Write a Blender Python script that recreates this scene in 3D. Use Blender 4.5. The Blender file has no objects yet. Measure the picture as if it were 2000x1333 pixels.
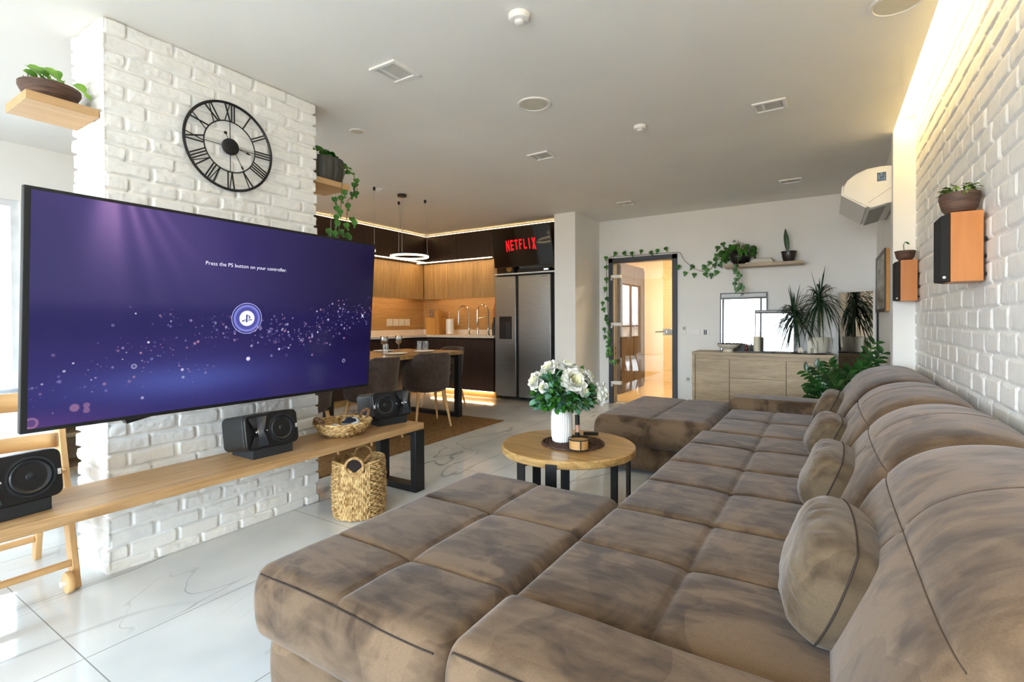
import bpy, bmesh, math, random
import numpy as np
from mathutils import Vector, Matrix

C = bpy.context.scene.collection
sc = bpy.context.scene
PI = math.pi
CEIL = 2.66

# ------------------------------------------------------------------ camera
cam_data = bpy.data.cameras.new('camera')
cam = bpy.data.objects.new('camera', cam_data)
C.objects.link(cam)
RT = Vector((0.8450812685647833, 0.5346143065916718, -0.005019233850154431))
UP = Vector((-0.00046784333991002885, 0.010127565733457312, 0.9999486054467617))
FW = Vector((-0.5346376629489789, 0.8450354877754072, -0.008808731840262868))
cam.matrix_world = Matrix((
    (RT.x, UP.x, -FW.x, 0), (RT.y, UP.y, -FW.y, 0), (RT.z, UP.z, -FW.z, 1.2), (0, 0, 0, 1)))
cam_data.sensor_width = 36
cam_data.lens = 975 / 2000 * 36
cam_data.shift_y = -29.9 / 2000
cam_data.clip_start = 0.03
sc.camera = cam

# ------------------------------------------------------------------ exposure
sc.view_settings.view_transform = 'Standard'
sc.view_settings.look = 'None'
sc.view_settings.gamma = 1
sc.view_settings.exposure = 2.28
sc.view_settings.use_curve_mapping = False
sc.cycles.max_bounces = 6
sc.cycles.diffuse_bounces = 4
sc.cycles.glossy_bounces = 3
sc.cycles.transmission_bounces = 4
sc.cycles.transparent_max_bounces = 8
sc.cycles.use_adaptive_sampling = True
sc.cycles.adaptive_threshold = 0.08
sc.cycles.caustics_reflective = False
sc.cycles.sample_clamp_indirect = 8
sc.cycles.caustics_refractive = False

# ------------------------------------------------------------------ world: hazy bright sky over a pale city
world = bpy.data.worlds.new('world')
sc.world = world
world.use_nodes = True
wn, wl = world.node_tree.nodes, world.node_tree.links
wn.clear()
tc = wn.new('ShaderNodeTexCoord')
sep = wn.new('ShaderNodeSeparateXYZ')
wl.new(tc.outputs['Generated'], sep.inputs[0])
rmp = wn.new('ShaderNodeValToRGB')
mr = wn.new('ShaderNodeMapRange')
mr.inputs['From Min'].default_value = -0.3
mr.inputs['From Max'].default_value = 0.7
wl.new(sep.outputs['Z'], mr.inputs['Value'])
wl.new(mr.outputs[0], rmp.inputs['Fac'])
els = rmp.color_ramp.elements
els[0].position = 0.0; els[0].color = (0.30, 0.29, 0.27, 1)
els[1].position = 1.0; els[1].color = (0.62, 0.80, 1.0, 1)
for pos, col in ((0.285, (0.42, 0.40, 0.38, 1)), (0.30, (0.62, 0.70, 0.78, 1)), (0.36, (0.80, 0.90, 1.0, 1)), (0.6, (0.70, 0.85, 1.0, 1))):
    e = els.new(pos); e.color = col
vor = wn.new('ShaderNodeTexVoronoi'); vor.inputs['Scale'].default_value = 55
wl.new(tc.outputs['Generated'], vor.inputs['Vector'])
city = wn.new('ShaderNodeValToRGB')
city.color_ramp.elements[0].color = (0.30, 0.25, 0.22, 1); city.color_ramp.elements[1].color = (1.3, 1.2, 1.1, 1)
wl.new(vor.outputs['Color'], city.inputs['Fac'])
lt = wn.new('ShaderNodeMath'); lt.operation = 'LESS_THAN'; lt.inputs[1].default_value = -0.01
wl.new(sep.outputs['Z'], lt.inputs[0])
mx = wn.new('ShaderNodeMix'); mx.data_type = 'RGBA'; mx.blend_type = 'MULTIPLY'
wl.new(lt.outputs[0], mx.inputs[0]); wl.new(rmp.outputs[0], mx.inputs[6]); wl.new(city.outputs[0], mx.inputs[7])
bg = wn.new('ShaderNodeBackground'); bg.inputs['Strength'].default_value = 5.2
wl.new(mx.outputs[2], bg.inputs['Color'])
wo = wn.new('ShaderNodeOutputWorld'); wl.new(bg.outputs[0], wo.inputs[0])

# ------------------------------------------------------------------ large lights: portals that guide the daylight through the windows
def portal(name, loc, size, rot):
    ld = bpy.data.lights.new(name, 'AREA'); ld.shape = 'RECTANGLE'
    ld.size, ld.size_y = size
    ld.cycles.is_portal = True
    o = bpy.data.objects.new(name, ld); C.objects.link(o)
    o.location = loc; o.rotation_euler = rot
portal('daylight_portal', (-1.775, -3.63, 1.32), (4.45, 2.5), (PI/2, 0, 0))
portal('daylight_portal', (-5.58, 0.925, 1.4), (1.58, 0.72), (0, -PI/2, 0))
portal('daylight_portal', (-5.58, -2.45, 1.25), (2.3, 1.9), (0, -PI/2, 0))

# ------------------------------------------------------------------ material helpers
def lin(c):
    if isinstance(c, str):
        c = [int(c[i:i+2], 16)/255 for i in (0, 2, 4)]
        return tuple(((v+0.055)/1.055)**2.4 if v > 0.04045 else v/12.92 for v in c)
    return tuple(c)
def mat(name, col, rough=0.5, metal=0.0, **kw):
    m = bpy.data.materials.new(name); m.use_nodes = True
    n, l = m.node_tree.nodes, m.node_tree.links
    b = n['Principled BSDF']
    col = lin(col)
    b.inputs['Base Color'].default_value = (*col, 1)
    b.inputs['Roughness'].default_value = rough
    b.inputs['Metallic'].default_value = metal
    tcn = n.new('ShaderNodeTexCoord')
    amt = kw.get('var', 0.06); scale = kw.get('scale', 8.0)
    mp = n.new('ShaderNodeMapping'); mp.inputs['Scale'].default_value = kw.get('stretch', (1, 1, 1))
    l.new(tcn.outputs['Object'], mp.inputs[0])
    no = n.new('ShaderNodeTexNoise'); no.inputs['Scale'].default_value = scale; no.inputs['Detail'].default_value = 2
    l.new(mp.outputs[0], no.inputs['Vector'])
    cr = n.new('ShaderNodeValToRGB')
    c2 = lin(kw['col2']) if 'col2' in kw else tuple(v*(1-2*amt) for v in col)
    cr.color_ramp.elements[0].color = (*c2, 1); cr.color_ramp.elements[1].color = (*tuple(min(1, v*(1+amt)) for v in col), 1)
    cr.color_ramp.elements[0].position = kw.get('p0', 0.3); cr.color_ramp.elements[1].position = kw.get('p1', 0.7)
    l.new(no.outputs['Fac'], cr.inputs[0]); l.new(cr.outputs[0], b.inputs['Base Color'])
    if kw.get('bump'):
        bp = n.new('ShaderNodeBump'); bp.inputs['Strength'].default_value = kw['bump']; bp.inputs['Distance'].default_value = kw.get('bdist', 0.004)
        nb = n.new('ShaderNodeTexNoise'); nb.inputs['Scale'].default_value = kw.get('bscale', 60); nb.inputs['Detail'].default_value = 3
        l.new(mp.outputs[0], nb.inputs['Vector']); l.new(nb.outputs['Fac'], bp.inputs['Height']); l.new(bp.outputs[0], b.inputs['Normal'])
    if kw.get('emit'):
        b.inputs['Emission Color'].default_value = (*lin(kw.get('ecol', col)), 1); b.inputs['Emission Strength'].default_value = kw['emit']
    for k in ('Coat Weight', 'Sheen Weight', 'Specular IOR Level', 'Transmission Weight', 'IOR', 'Alpha', 'Subsurface Weight', 'Coat Roughness', 'Sheen Roughness'):
        if k in kw: b.inputs[k].default_value = kw[k]
    return m
def wood(name, light, dark, axis='y', rough=0.4, scale=1.0, band=14.0, bump=0.08, p=(0.25, 0.75)):
    m = bpy.data.materials.new(name); m.use_nodes = True
    n, l = m.node_tree.nodes, m.node_tree.links; b = n['Principled BSDF']
    tcn = n.new('ShaderNodeTexCoord'); mp = n.new('ShaderNodeMapping')
    s = {'x': (0.9, band, band), 'y': (band, 0.9, band), 'z': (band, band, 0.9)}[axis]
    mp.inputs['Scale'].default_value = tuple(v*scale for v in s)
    l.new(tcn.outputs['Object'], mp.inputs[0])
    n1 = n.new('ShaderNodeTexNoise'); n1.inputs['Scale'].default_value = 1.6; n1.inputs['Detail'].default_value = 6; n1.inputs['Roughness'].default_value = 0.62; n1.inputs['Distortion'].default_value = 0.9
    l.new(mp.outputs[0], n1.inputs['Vector'])
    n2 = n.new('ShaderNodeTexNoise'); n2.inputs['Scale'].default_value = 9; n2.inputs['Detail'].default_value = 3
    l.new(mp.outputs[0], n2.inputs['Vector'])
    ma = n.new('ShaderNodeMix'); ma.data_type = 'FLOAT'; ma.inputs[0].default_value = 0.3
    l.new(n1.outputs['Fac'], ma.inputs[2]); l.new(n2.outputs['Fac'], ma.inputs[3])
    cr = n.new('ShaderNodeValToRGB'); cr.color_ramp.elements[0].color = (*lin(dark), 1); cr.color_ramp.elements[1].color = (*lin(light), 1)
    cr.color_ramp.elements[0].position, cr.color_ramp.elements[1].position = p
    l.new(ma.outputs[0], cr.inputs[0]); l.new(cr.outputs[0], b.inputs['Base Color'])
    b.inputs['Roughness'].default_value = rough
    bp = n.new('ShaderNodeBump'); bp.inputs['Strength'].default_value = bump; bp.inputs['Distance'].default_value = 0.003
    l.new(ma.outputs[0], bp.inputs['Height']); l.new(bp.outputs[0], b.inputs['Normal'])
    return m
def glow(name, col, strength):
    m = bpy.data.materials.new(name); m.use_nodes = True
    n, l = m.node_tree.nodes, m.node_tree.links; n.clear()
    e = n.new('ShaderNodeEmission'); e.inputs[0].default_value = (*lin(col), 1); e.inputs[1].default_value = strength
    o = n.new('ShaderNodeOutputMaterial'); l.new(e.outputs[0], o.inputs[0])
    return m
def glass_mat(name, tint=(1, 1, 1), refl=0.09, rough=0.0):
    # thin architectural glass: clear pass-through with a fresnel mirror
    m = bpy.data.materials.new(name); m.use_nodes = True
    n, l = m.node_tree.nodes, m.node_tree.links; n.clear()
    t = n.new('ShaderNodeBsdfTransparent'); t.inputs[0].default_value = (*tint, 1)
    g = n.new('ShaderNodeBsdfGlossy'); g.inputs['Roughness'].default_value = rough
    lw = n.new('ShaderNodeLayerWeight'); lw.inputs['Blend'].default_value = 0.25
    mrn = n.new('ShaderNodeMapRange'); mrn.inputs['To Min'].default_value = refl; mrn.inputs['To Max'].default_value = 0.8
    l.new(lw.outputs['Fresnel'], mrn.inputs['Value'])
    mxs = n.new('ShaderNodeMixShader'); l.new(mrn.outputs[0], mxs.inputs[0]); l.new(t.outputs[0], mxs.inputs[1]); l.new(g.outputs[0], mxs.inputs[2])
    o = n.new('ShaderNodeOutputMaterial'); l.new(mxs.outputs[0], o.inputs[0])
    return m

# ------------------------------------------------------------------ numpy noise
def hash2(i, j, s=0):
    v = np.sin(i*127.1 + j*311.7 + s*74.7)*43758.5453
    return v - np.floor(v)
def vnoise(x, y, s=0):
    xi, yi = np.floor(x), np.floor(y); fx, fy = x-xi, y-yi
    fx = fx*fx*(3-2*fx); fy = fy*fy*(3-2*fy)
    a, b = hash2(xi, yi, s), hash2(xi+1, yi, s); c, d = hash2(xi, yi+1, s), hash2(xi+1, yi+1, s)
    return (a*(1-fx)+b*fx)*(1-fy) + (c*(1-fx)+d*fx)*fy
def fbm(x, y, s=0, o=4):
    t = 0; a = 0.5
    for k in range(o):
        t = t + a*vnoise(x*2**k, y*2**k, s+k*3); a *= 0.5
    return t
def sstep(a, b, x):
    t = np.clip((x-a)/(b-a), 0, 1); return t*t*(3-2*t)

# ------------------------------------------------------------------ mesh builder
class MB:
    def __init__(s): s.v = []; s.f = []; s.mi = []; s.cur = 0
    def add(s, vs, fs):
        o = len(s.v); s.v.extend([tuple(p) for p in vs]); s.f.extend([tuple(i+o for i in f) for f in fs]); s.mi.extend([s.cur]*len(fs)); return s
    def box(s, x0, x1, y0, y1, z0, z1):
        vs = [(x, y, z) for x in (x0, x1) for y in (y0, y1) for z in (z0, z1)]
        return s.add(vs, [(0, 1, 3, 2), (4, 6, 7, 5), (0, 4, 5, 1), (2, 3, 7, 6), (0, 2, 6, 4), (1, 5, 7, 3)])
    def hexa(s, b, t):   # bottom 4 + top 4 points, same winding (ccw seen from above)
        return s.add(list(b)+list(t), [(3, 2, 1, 0), (4, 5, 6, 7), (0, 1, 5, 4), (1, 2, 6, 5), (2, 3, 7, 6), (3, 0, 4, 7)])
    def beam(s, p, q, w, h, up=(0, 0, 1)):
        p, q = Vector(p), Vector(q); d = (q-p).normalized(); u = Vector(up)
        a = d.cross(u)
        if a.length < 1e-4: a = d.cross(Vector((1, 0, 0)))
        a.normalize(); b = a.cross(d).normalized()
        c = [(-w/2, -h/2), (w/2, -h/2), (w/2, h/2), (-w/2, h/2)]
        return s.add([p+a*x+b*y for x, y in c]+[q+a*x+b*y for x, y in c], [(3, 2, 1, 0), (4, 5, 6, 7), (0, 1, 5, 4), (1, 2, 6, 5), (2, 3, 7, 6), (3, 0, 4, 7)])
    def tube(s, pts, r, n=8, cap=True, closed=False):
        pts = [Vector(p) for p in pts]; N = len(pts); rs = r if hasattr(r, '__len__') else [r]*N
        base = len(s.v); t0 = None; ref = None
        for i, p in enumerate(pts):
            if closed: d = pts[(i+1) % N]-pts[i-1]
            else: d = pts[min(i+1, N-1)]-pts[max(i-1, 0)]
            d.normalize()
            if ref is None:
                ref = d.orthogonal().normalized()
            ref = (ref - d*ref.dot(d)).normalized(); b = d.cross(ref)
            for k in range(n):
                a = 2*PI*k/n; s.v.append(tuple(p+(ref*math.cos(a)+b*math.sin(a))*rs[i]))
        M = N if closed else N-1
        for i in range(M):
            for k in range(n):
                j = (i+1) % N
                s.f.append((base+i*n+k, base+i*n+(k+1) % n, base+j*n+(k+1) % n, base+j*n+k)); s.mi.append(s.cur)
        if cap and not closed:
            s.f.append(tuple(base+k for k in reversed(range(n)))); s.f.append(tuple(base+(N-1)*n+k for k in range(n))); s.mi += [s.cur]*2
        return s
    def lathe(s, prof, c=(0, 0, 0), n=32, axis='z', capb=True, capt=True, fn=None):
        base = len(s.v); P = len(prof)
        for (r, h) in prof:
            for k in range(n):
                a = 2*PI*k/n; rr = r if fn is None else fn(r, h, a)
                x, y = rr*math.cos(a), rr*math.sin(a)
                p = {'z': (x, y, h), 'x': (h, x, y), 'y': (y, h, x)}[axis]
                s.v.append((p[0]+c[0], p[1]+c[1], p[2]+c[2]))
        for i in range(P-1):
            for k in range(n):
                s.f.append((base+i*n+k, base+i*n+(k+1) % n, base+(i+1)*n+(k+1) % n, base+(i+1)*n+k)); s.mi.append(s.cur)
        if capb: s.f.append(tuple(base+k for k in reversed(range(n)))); s.mi.append(s.cur)
        if capt: s.f.append(tuple(base+(P-1)*n+k for k in range(n))); s.mi.append(s.cur)
        return s
    def cyl(s, c, r, h, n=24, axis='z'): return s.lathe([(r, 0), (r, h)], c, n, axis)
    def prism(s, poly, fn, d0, d1):     # fn(a,b,d)->xyz ; poly of (a,b)
        n = len(poly)
        vs = [fn(a, b, d0) for a, b in poly]+[fn(a, b, d1) for a, b in poly]
        fs = [tuple(reversed(range(n))), tuple(range(n, 2*n))]+[(i, (i+1) % n, n+(i+1) % n, n+i) for i in range(n)]
        return s.add(vs, fs)
    def grid(s, fn, us, vs_, closed_u=False):
        base = len(s.v)
        for u in us:
            for v in vs_: s.v.append(tuple(fn(u, v)))
        nu, nv = len(us), len(vs_)
        for i in range(nu if closed_u else nu-1):
            for j in range(nv-1):
                a = (i+1) % nu
                s.f.append((base+i*nv+j, base+a*nv+j, base+a*nv+j+1, base+i*nv+j+1)); s.mi.append(s.cur)
        return s
def raw(name, V, F, m, parent=None, loc=None, local=False, bevel=0, smooth=True, angle=35, mi=None, bseg=2, label=None):
    me = bpy.data.meshes.new(name)
    V = np.asarray(V, dtype=float)
    off = Vector((0, 0, 0))
    if parent is not None and not local:
        p = parent
        while p is not None: off += Vector(p.location); p = p.parent
    if parent is None:
        if loc is None: loc = ((V[:, 0].min()+V[:, 0].max())/2, (V[:, 1].min()+V[:, 1].max())/2, V[:, 2].min())
        off = Vector(loc)
    V = V - np.array(off)
    me.from_pydata(V.tolist(), [], F if isinstance(F, list) else F.tolist())
    ms = m if isinstance(m, (list, tuple)) else [m]
    for q in ms: me.materials.append(q)
    if mi and len(ms) > 1: me.polygons.foreach_set('material_index', mi)
    me.validate(); me.update()
    bmm = bmesh.new(); bmm.from_mesh(me); bmesh.ops.recalc_face_normals(bmm, faces=bmm.faces); bmm.to_mesh(me); bmm.free()
    if smooth:
        me.shade_smooth(); me.set_sharp_from_angle(angle=math.radians(angle))
    o = bpy.data.objects.new(name, me); C.objects.link(o)
    if parent is not None: o.parent = parent
    else: o.location = off
    if bevel:
        md = o.modifiers.new('bevel', 'BEVEL'); md.width = bevel; md.segments = bseg; md.limit_method = 'ANGLE'; md.angle_limit = math.radians(40)
    if label: o['label'] = label
    return o
def obj(name, mb, m, parent=None, **kw):
    return raw(name, mb.v, mb.f, m, parent, mi=mb.mi, **kw)
def thing(name, label, cat, loc=(0, 0, 0), rotz=0, group=None):
    o = bpy.data.objects.new(name, None); C.objects.link(o); o.empty_display_size = 0.05
    o.location = loc; o.rotation_euler = (0, 0, rotz); o['label'] = label; o['category'] = cat
    if group: o['group'] = group
    return o
def tag(o, label, cat, group=None, kind=None):
    o['label'] = label; o['category'] = cat
    if group: o['group'] = group
    if kind: o['kind'] = kind
    return o
def struct(name, mb, m, **kw):
    o = obj(name, mb, m, None, **kw); o['kind'] = 'structure'; return o
def dup(root, loc, rotz, label, group=None):
    r = root.copy(); C.objects.link(r); r.location = loc; r.rotation_euler = (0, 0, rotz); r['label'] = label
    if group: r['group'] = group
    for ch in list(root.children):
        c = ch.copy(); C.objects.link(c); c.parent = r
        for g in list(ch.children):
            d = g.copy(); C.objects.link(d); d.parent = c
    return r
def text_mb(s, size, fn, depth=0.0, offset=0.0, width=1.0, align='CENTER'):
    cu = bpy.data.curves.new('t', 'FONT'); cu.body = s; cu.size = size; cu.offset = offset; cu.align_x = align; cu.align_y = 'CENTER'; cu.resolution_u = 3
    o = bpy.data.objects.new('t', cu); C.objects.link(o)
    dg = bpy.context.evaluated_depsgraph_get(); me = bpy.data.meshes.new_from_object(o.evaluated_get(dg))
    vs = [fn(v.co.x*width, v.co.y) for v in me.vertices]; fs = [tuple(p.vertices) for p in me.polygons]
    bpy.data.objects.remove(o); bpy.data.curves.remove(cu); bpy.data.meshes.remove(me)
    return vs, fs

# ------------------------------------------------------------------ materials
M = {}
M['paint'] = mat('white_paint', 'F3F2EE', 0.75, var=0.015, scale=2)
M['ceil'] = mat('ceiling_paint', 'F2EFE8', 0.8, var=0.015, scale=1.5)
M['brick'] = mat('white_brick_paint', 'F6F5F1', 0.55, var=0.02, scale=14, bump=0.35, bscale=110, bdist=0.003)
M['blackmetal'] = mat('black_metal', '1B1C1E', 0.42, 0.2, var=0.05)
M['blackplastic'] = mat('black_plastic', '121214', 0.35, var=0.05)
M['satinblack'] = mat('satin_black', '1D1E20', 0.5, var=0.05)
M['rubber'] = mat('speaker_rubber', '0C0C0D', 0.45, var=0.05)
M['cone'] = mat('speaker_cone', '26282B', 0.25, var=0.05)
M['steel'] = mat('brushed_steel', '9A9C9C', 0.33, 0.95, var=0.05, stretch=(1, 1, 30), scale=6)
M['chrome'] = mat('chrome', 'D8D4CC', 0.12, 1.0, var=0.02)
M['whiteplastic'] = mat('white_plastic', 'EDEBE6', 0.35, var=0.01)
M['greyplastic'] = mat('grey_plastic', 'A9A8A2', 0.5, var=0.03)
M['oak_y'] = wood('oak_bench', 'CFA878', '9A744A', 'y', 0.42, p=(0.32, 0.66))
M['oak_t'] = wood('oak_tabletop', 'CFA86C', '8A6434', 'x', 0.28, 0.8, 10, p=(0.34, 0.62))
M['oak_s'] = wood('oak_shelf', 'D9B384', 'B98F5C', 'y', 0.5)
M['beech'] = wood('beech_chair', 'E6BC86', 'CE9E63', 'z', 0.4, 1, 8)
M['beech_y'] = wood('beech_rail', 'E6BC86', 'CE9E63', 'y', 0.4, 1, 8)
M['sono_x'] = wood('sonoma_oak', 'C9B596', '9A8468', 'x', 0.5, 1.2, 9, p=(0.3, 0.68))
M['kit_z'] = wood('kitchen_oak_vertical', 'D0AA72', '84633A', 'z', 0.45, 1.0, 16)
M['kit_x'] = wood('kitchen_oak_splash', 'C69C66', '987444', 'x', 0.45, 1.0, 14)
M['kit_y'] = wood('kitchen_oak_splash_side', 'C69C66', '987444', 'y', 0.45, 1.0, 14)
M['dark_z'] = wood('dark_kitchen_front', '3E2A20', '281A13', 'z', 0.4, 1, 10)
M['cherry'] = wood('cherry_veneer', 'CC8440', 'AE6628', 'z', 0.35, 0.6, 9, bump=0.03)
M['leaf'] = mat('green_leaf', '3F7D22', 0.38, col2='1F4E12', scale=9, p0=0.35, p1=0.65)
M['leafdark'] = mat('dark_green_leaf', '24561C', 0.3, col2='0F2F10', scale=9, p0=0.35, p1=0.65)
M['leafbright'] = mat('bright_green_leaf', '8CBF35', 0.4, col2='4F8F1E', scale=12)
M['leafblue'] = mat('eucalyptus_leaf', '6F9C84', 0.5, col2='2E6242', scale=12)
M['dracaena'] = mat('dracaena_leaf', '2B4A2A', 0.35, col2='152A1A', scale=10)
M['stem'] = mat('plant_stem', '6B5A34', 0.6)
M['stemg'] = mat('green_stem', '4E6B2A', 0.6)
M['soil'] = mat('potting_soil', '2A1E16', 0.9, bump=0.8, bscale=120, bdist=0.006)
M['petal'] = mat('white_petal', 'F4F3EA', 0.55, var=0.03, **{'Subsurface Weight': 0.0})
M['petaly'] = mat('cream_petal', 'ECEBC4', 0.55, var=0.03)
M['ceramic'] = mat('white_ceramic', 'F2F1ED', 0.35, var=0.01)
M['cream'] = mat('cream_ceramic', 'DCD6C4', 0.5, var=0.03)
M['brownpot'] = mat('brown_woven_pot', '6E5140', 0.6, col2='3A2A22', stretch=(1, 1, 14), scale=10, bump=0.5, bscale=18)
M['greypot'] = mat('grey_pot', '4C4A45', 0.6, var=0.1, bump=0.3)
M['wicker'] = mat('wicker_fibre', 'DDBB82', 0.6, col2='96703C', scale=38, p0=0.35, p1=0.65, bump=0.5, bscale=150, bdist=0.003)
M['darkwicker'] = mat('dark_wicker', '5A3B2A', 0.7, col2='2C1A12', scale=40, bump=0.6, bscale=120)
M['chairfab'] = mat('brown_chair_fabric', '57463E', 0.8, col2='40332E', scale=20, bump=0.2, bscale=400, **{'Sheen Weight': 0.3})
M['jute'] = mat('jute_rug', '9C7442', 0.95, col2='7A5629', scale=30)
M['candle'] = mat('candle_wax', 'E5DCC0', 0.5, var=0.02)
M['amber'] = mat('amber_glass', '5A1F08', 0.1, var=0.1)
M['cloth'] = mat('white_cloth', 'D9DEE6', 0.85, var=0.03)
M['navy'] = mat('navy_cloth', '1D2338', 0.85, var=0.05)
M['led'] = glow('warm_led', (1.0, 0.70, 0.38), 8)
M['ledcove'] = glow('cove_led', (1.0, 0.72, 0.26), 10)
M['ring'] = glow('ring_led', (1.0, 0.76, 0.44), 1.6)
M['glass'] = glass_mat('clear_glass', (0.97, 0.985, 0.98), 0.05)
M['doorglass'] = glass_mat('tinted_door_glass', (0.90, 0.89, 0.86), 0.15)
M['frameglass'] = glass_mat('frame_glass', (0.9, 0.9, 0.9), 0.24)
M['mirror'] = mat('mirror_silver', (0.88, 0.89, 0.89), 0.01, 1.0, var=0.0)
M['drink'] = glass_mat('drinking_glass', (0.96, 0.95, 0.93), 0.10)

# brick paint: nothing else.  rug, floor and suede need their own graphs
def floor_mat():
    m = bpy.data.materials.new('marble_tile'); m.use_nodes = True
    n, l = m.node_tree.nodes, m.node_tree.links; b = n['Principled BSDF']
    tcn = n.new('ShaderNodeTexCoord')
    mp = n.new('ShaderNodeMapping'); mp.inputs['Scale'].default_value = (1, 1, 0.01)
    l.new(tcn.outputs['Object'], mp.inputs[0])
    def vein(scale, dist, rot, w, seed):
        mm = n.new('ShaderNodeMapping'); mm.inputs['Rotation'].default_value = (0, 0, rot); mm.inputs['Scale'].default_value = (1, 0.42, 1); mm.inputs['Location'].default_value = (seed, seed*1.7, 0)
        l.new(mp.outputs[0], mm.inputs[0])
        nn = n.new('ShaderNodeTexNoise'); nn.inputs['Scale'].default_value = scale; nn.inputs['Detail'].default_value = 3; nn.inputs['Distortion'].default_value = dist; nn.inputs['Roughness'].default_value = 0.55
        l.new(mm.outputs[0], nn.inputs['Vector'])
        sb = n.new('ShaderNodeMath'); sb.operation = 'SUBTRACT'; sb.inputs[1].default_value = 0.5; l.new(nn.outputs['Fac'], sb.inputs[0])
        ab = n.new('ShaderNodeMath'); ab.operation = 'ABSOLUTE'; l.new(sb.outputs[0], ab.inputs[0])
        r = n.new('ShaderNodeMapRange'); r.inputs['From Min'].default_value = 0; r.inputs['From Max'].default_value = w; r.inputs['To Min'].default_value = 1; r.inputs['To Max'].default_value = 0
        l.new(ab.outputs[0], r.inputs['Value']); return r
    v1 = vein(0.8, 0.7, 0.7, 0.006, 3.1); v2 = vein(1.9, 1.0, 0.3, 0.0045, 7.7)
    msk = n.new('ShaderNodeTexNoise'); msk.inputs['Scale'].default_value = 1.3; l.new(mp.outputs[0], msk.inputs['Vector'])
    mk = n.new('ShaderNodeMapRange'); mk.inputs['From Min'].default_value = 0.50; mk.inputs['From Max'].default_value = 0.64; l.new(msk.outputs['Fac'], mk.inputs['Value'])
    mu = n.new('ShaderNodeMath'); mu.operation = 'MULTIPLY'; l.new(v2.outputs[0], mu.inputs[0]); l.new(mk.outputs[0], mu.inputs[1])
    mu1 = n.new('ShaderNodeMath'); mu1.operation = 'MULTIPLY'; l.new(v1.outputs[0], mu1.inputs[0])
    mk2 = n.new('ShaderNodeMapRange'); mk2.inputs['From Min'].default_value = 0.60; mk2.inputs['From Max'].default_value = 0.44; mk2.inputs['To Min'].default_value = 0.15; l.new(msk.outputs['Fac'], mk2.inputs['Value']); l.new(mk2.outputs[0], mu1.inputs[1])
    mxv = n.new('ShaderNodeMath'); mxv.operation = 'MAXIMUM'; l.new(mu.outputs[0], mxv.inputs[0]); l.new(mu1.outputs[0], mxv.inputs[1])
    cl = n.new('ShaderNodeTexNoise'); cl.inputs['Scale'].default_value = 2.0; cl.inputs['Detail'].default_value = 2; l.new(mp.outputs[0], cl.inputs['Vector'])
    base = n.new('ShaderNodeValToRGB'); base.color_ramp.elements[0].color = (*lin('CDD1D2'), 1); base.color_ramp.elements[1].color = (*lin('E0E2E1'), 1)
    base.color_ramp.elements[0].position = 0.35; base.color_ramp.elements[1].position = 0.6; l.new(cl.outputs['Fac'], base.inputs[0])
    m1 = n.new('ShaderNodeMix'); m1.data_type = 'RGBA'; l.new(mxv.outputs[0], m1.inputs[0]); l.new(base.outputs[0], m1.inputs[6]); m1.inputs[7].default_value = (*lin('9A9FA2'), 1)
    # grout
    br = n.new('ShaderNodeTexBrick'); br.offset = 0.0; br.inputs['Scale'].default_value = 1.0; br.inputs['Mortar Size'].default_value = 0.0022; br.inputs['Mortar Smooth'].default_value = 0.1
    br.inputs['Brick Width'].default_value = 0.63; br.inputs['Row Height'].default_value = 1.26
    mg = n.new('ShaderNodeMapping'); mg.inputs['Location'].default_value = (2.245+0.63*10, -0.68+1.26*8, 0)
    l.new(tcn.outputs['Object'], mg.inputs[0]); l.new(mg.outputs[0], br.inputs['Vector'])
    m2 = n.new('ShaderNodeMix'); m2.data_type = 'RGBA'; l.new(br.outputs['Fac'], m2.inputs[0]); l.new(m1.outputs[2], m2.inputs[6]); m2.inputs[7].default_value = (*lin('8C908F'), 1)
    l.new(m2.outputs[2], b.inputs['Base Color'])
    b.inputs['Roughness'].default_value = 0.07
    b.inputs['Specular IOR Level'].default_value = 0.55
    return m
M['floor'] = floor_mat()
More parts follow.
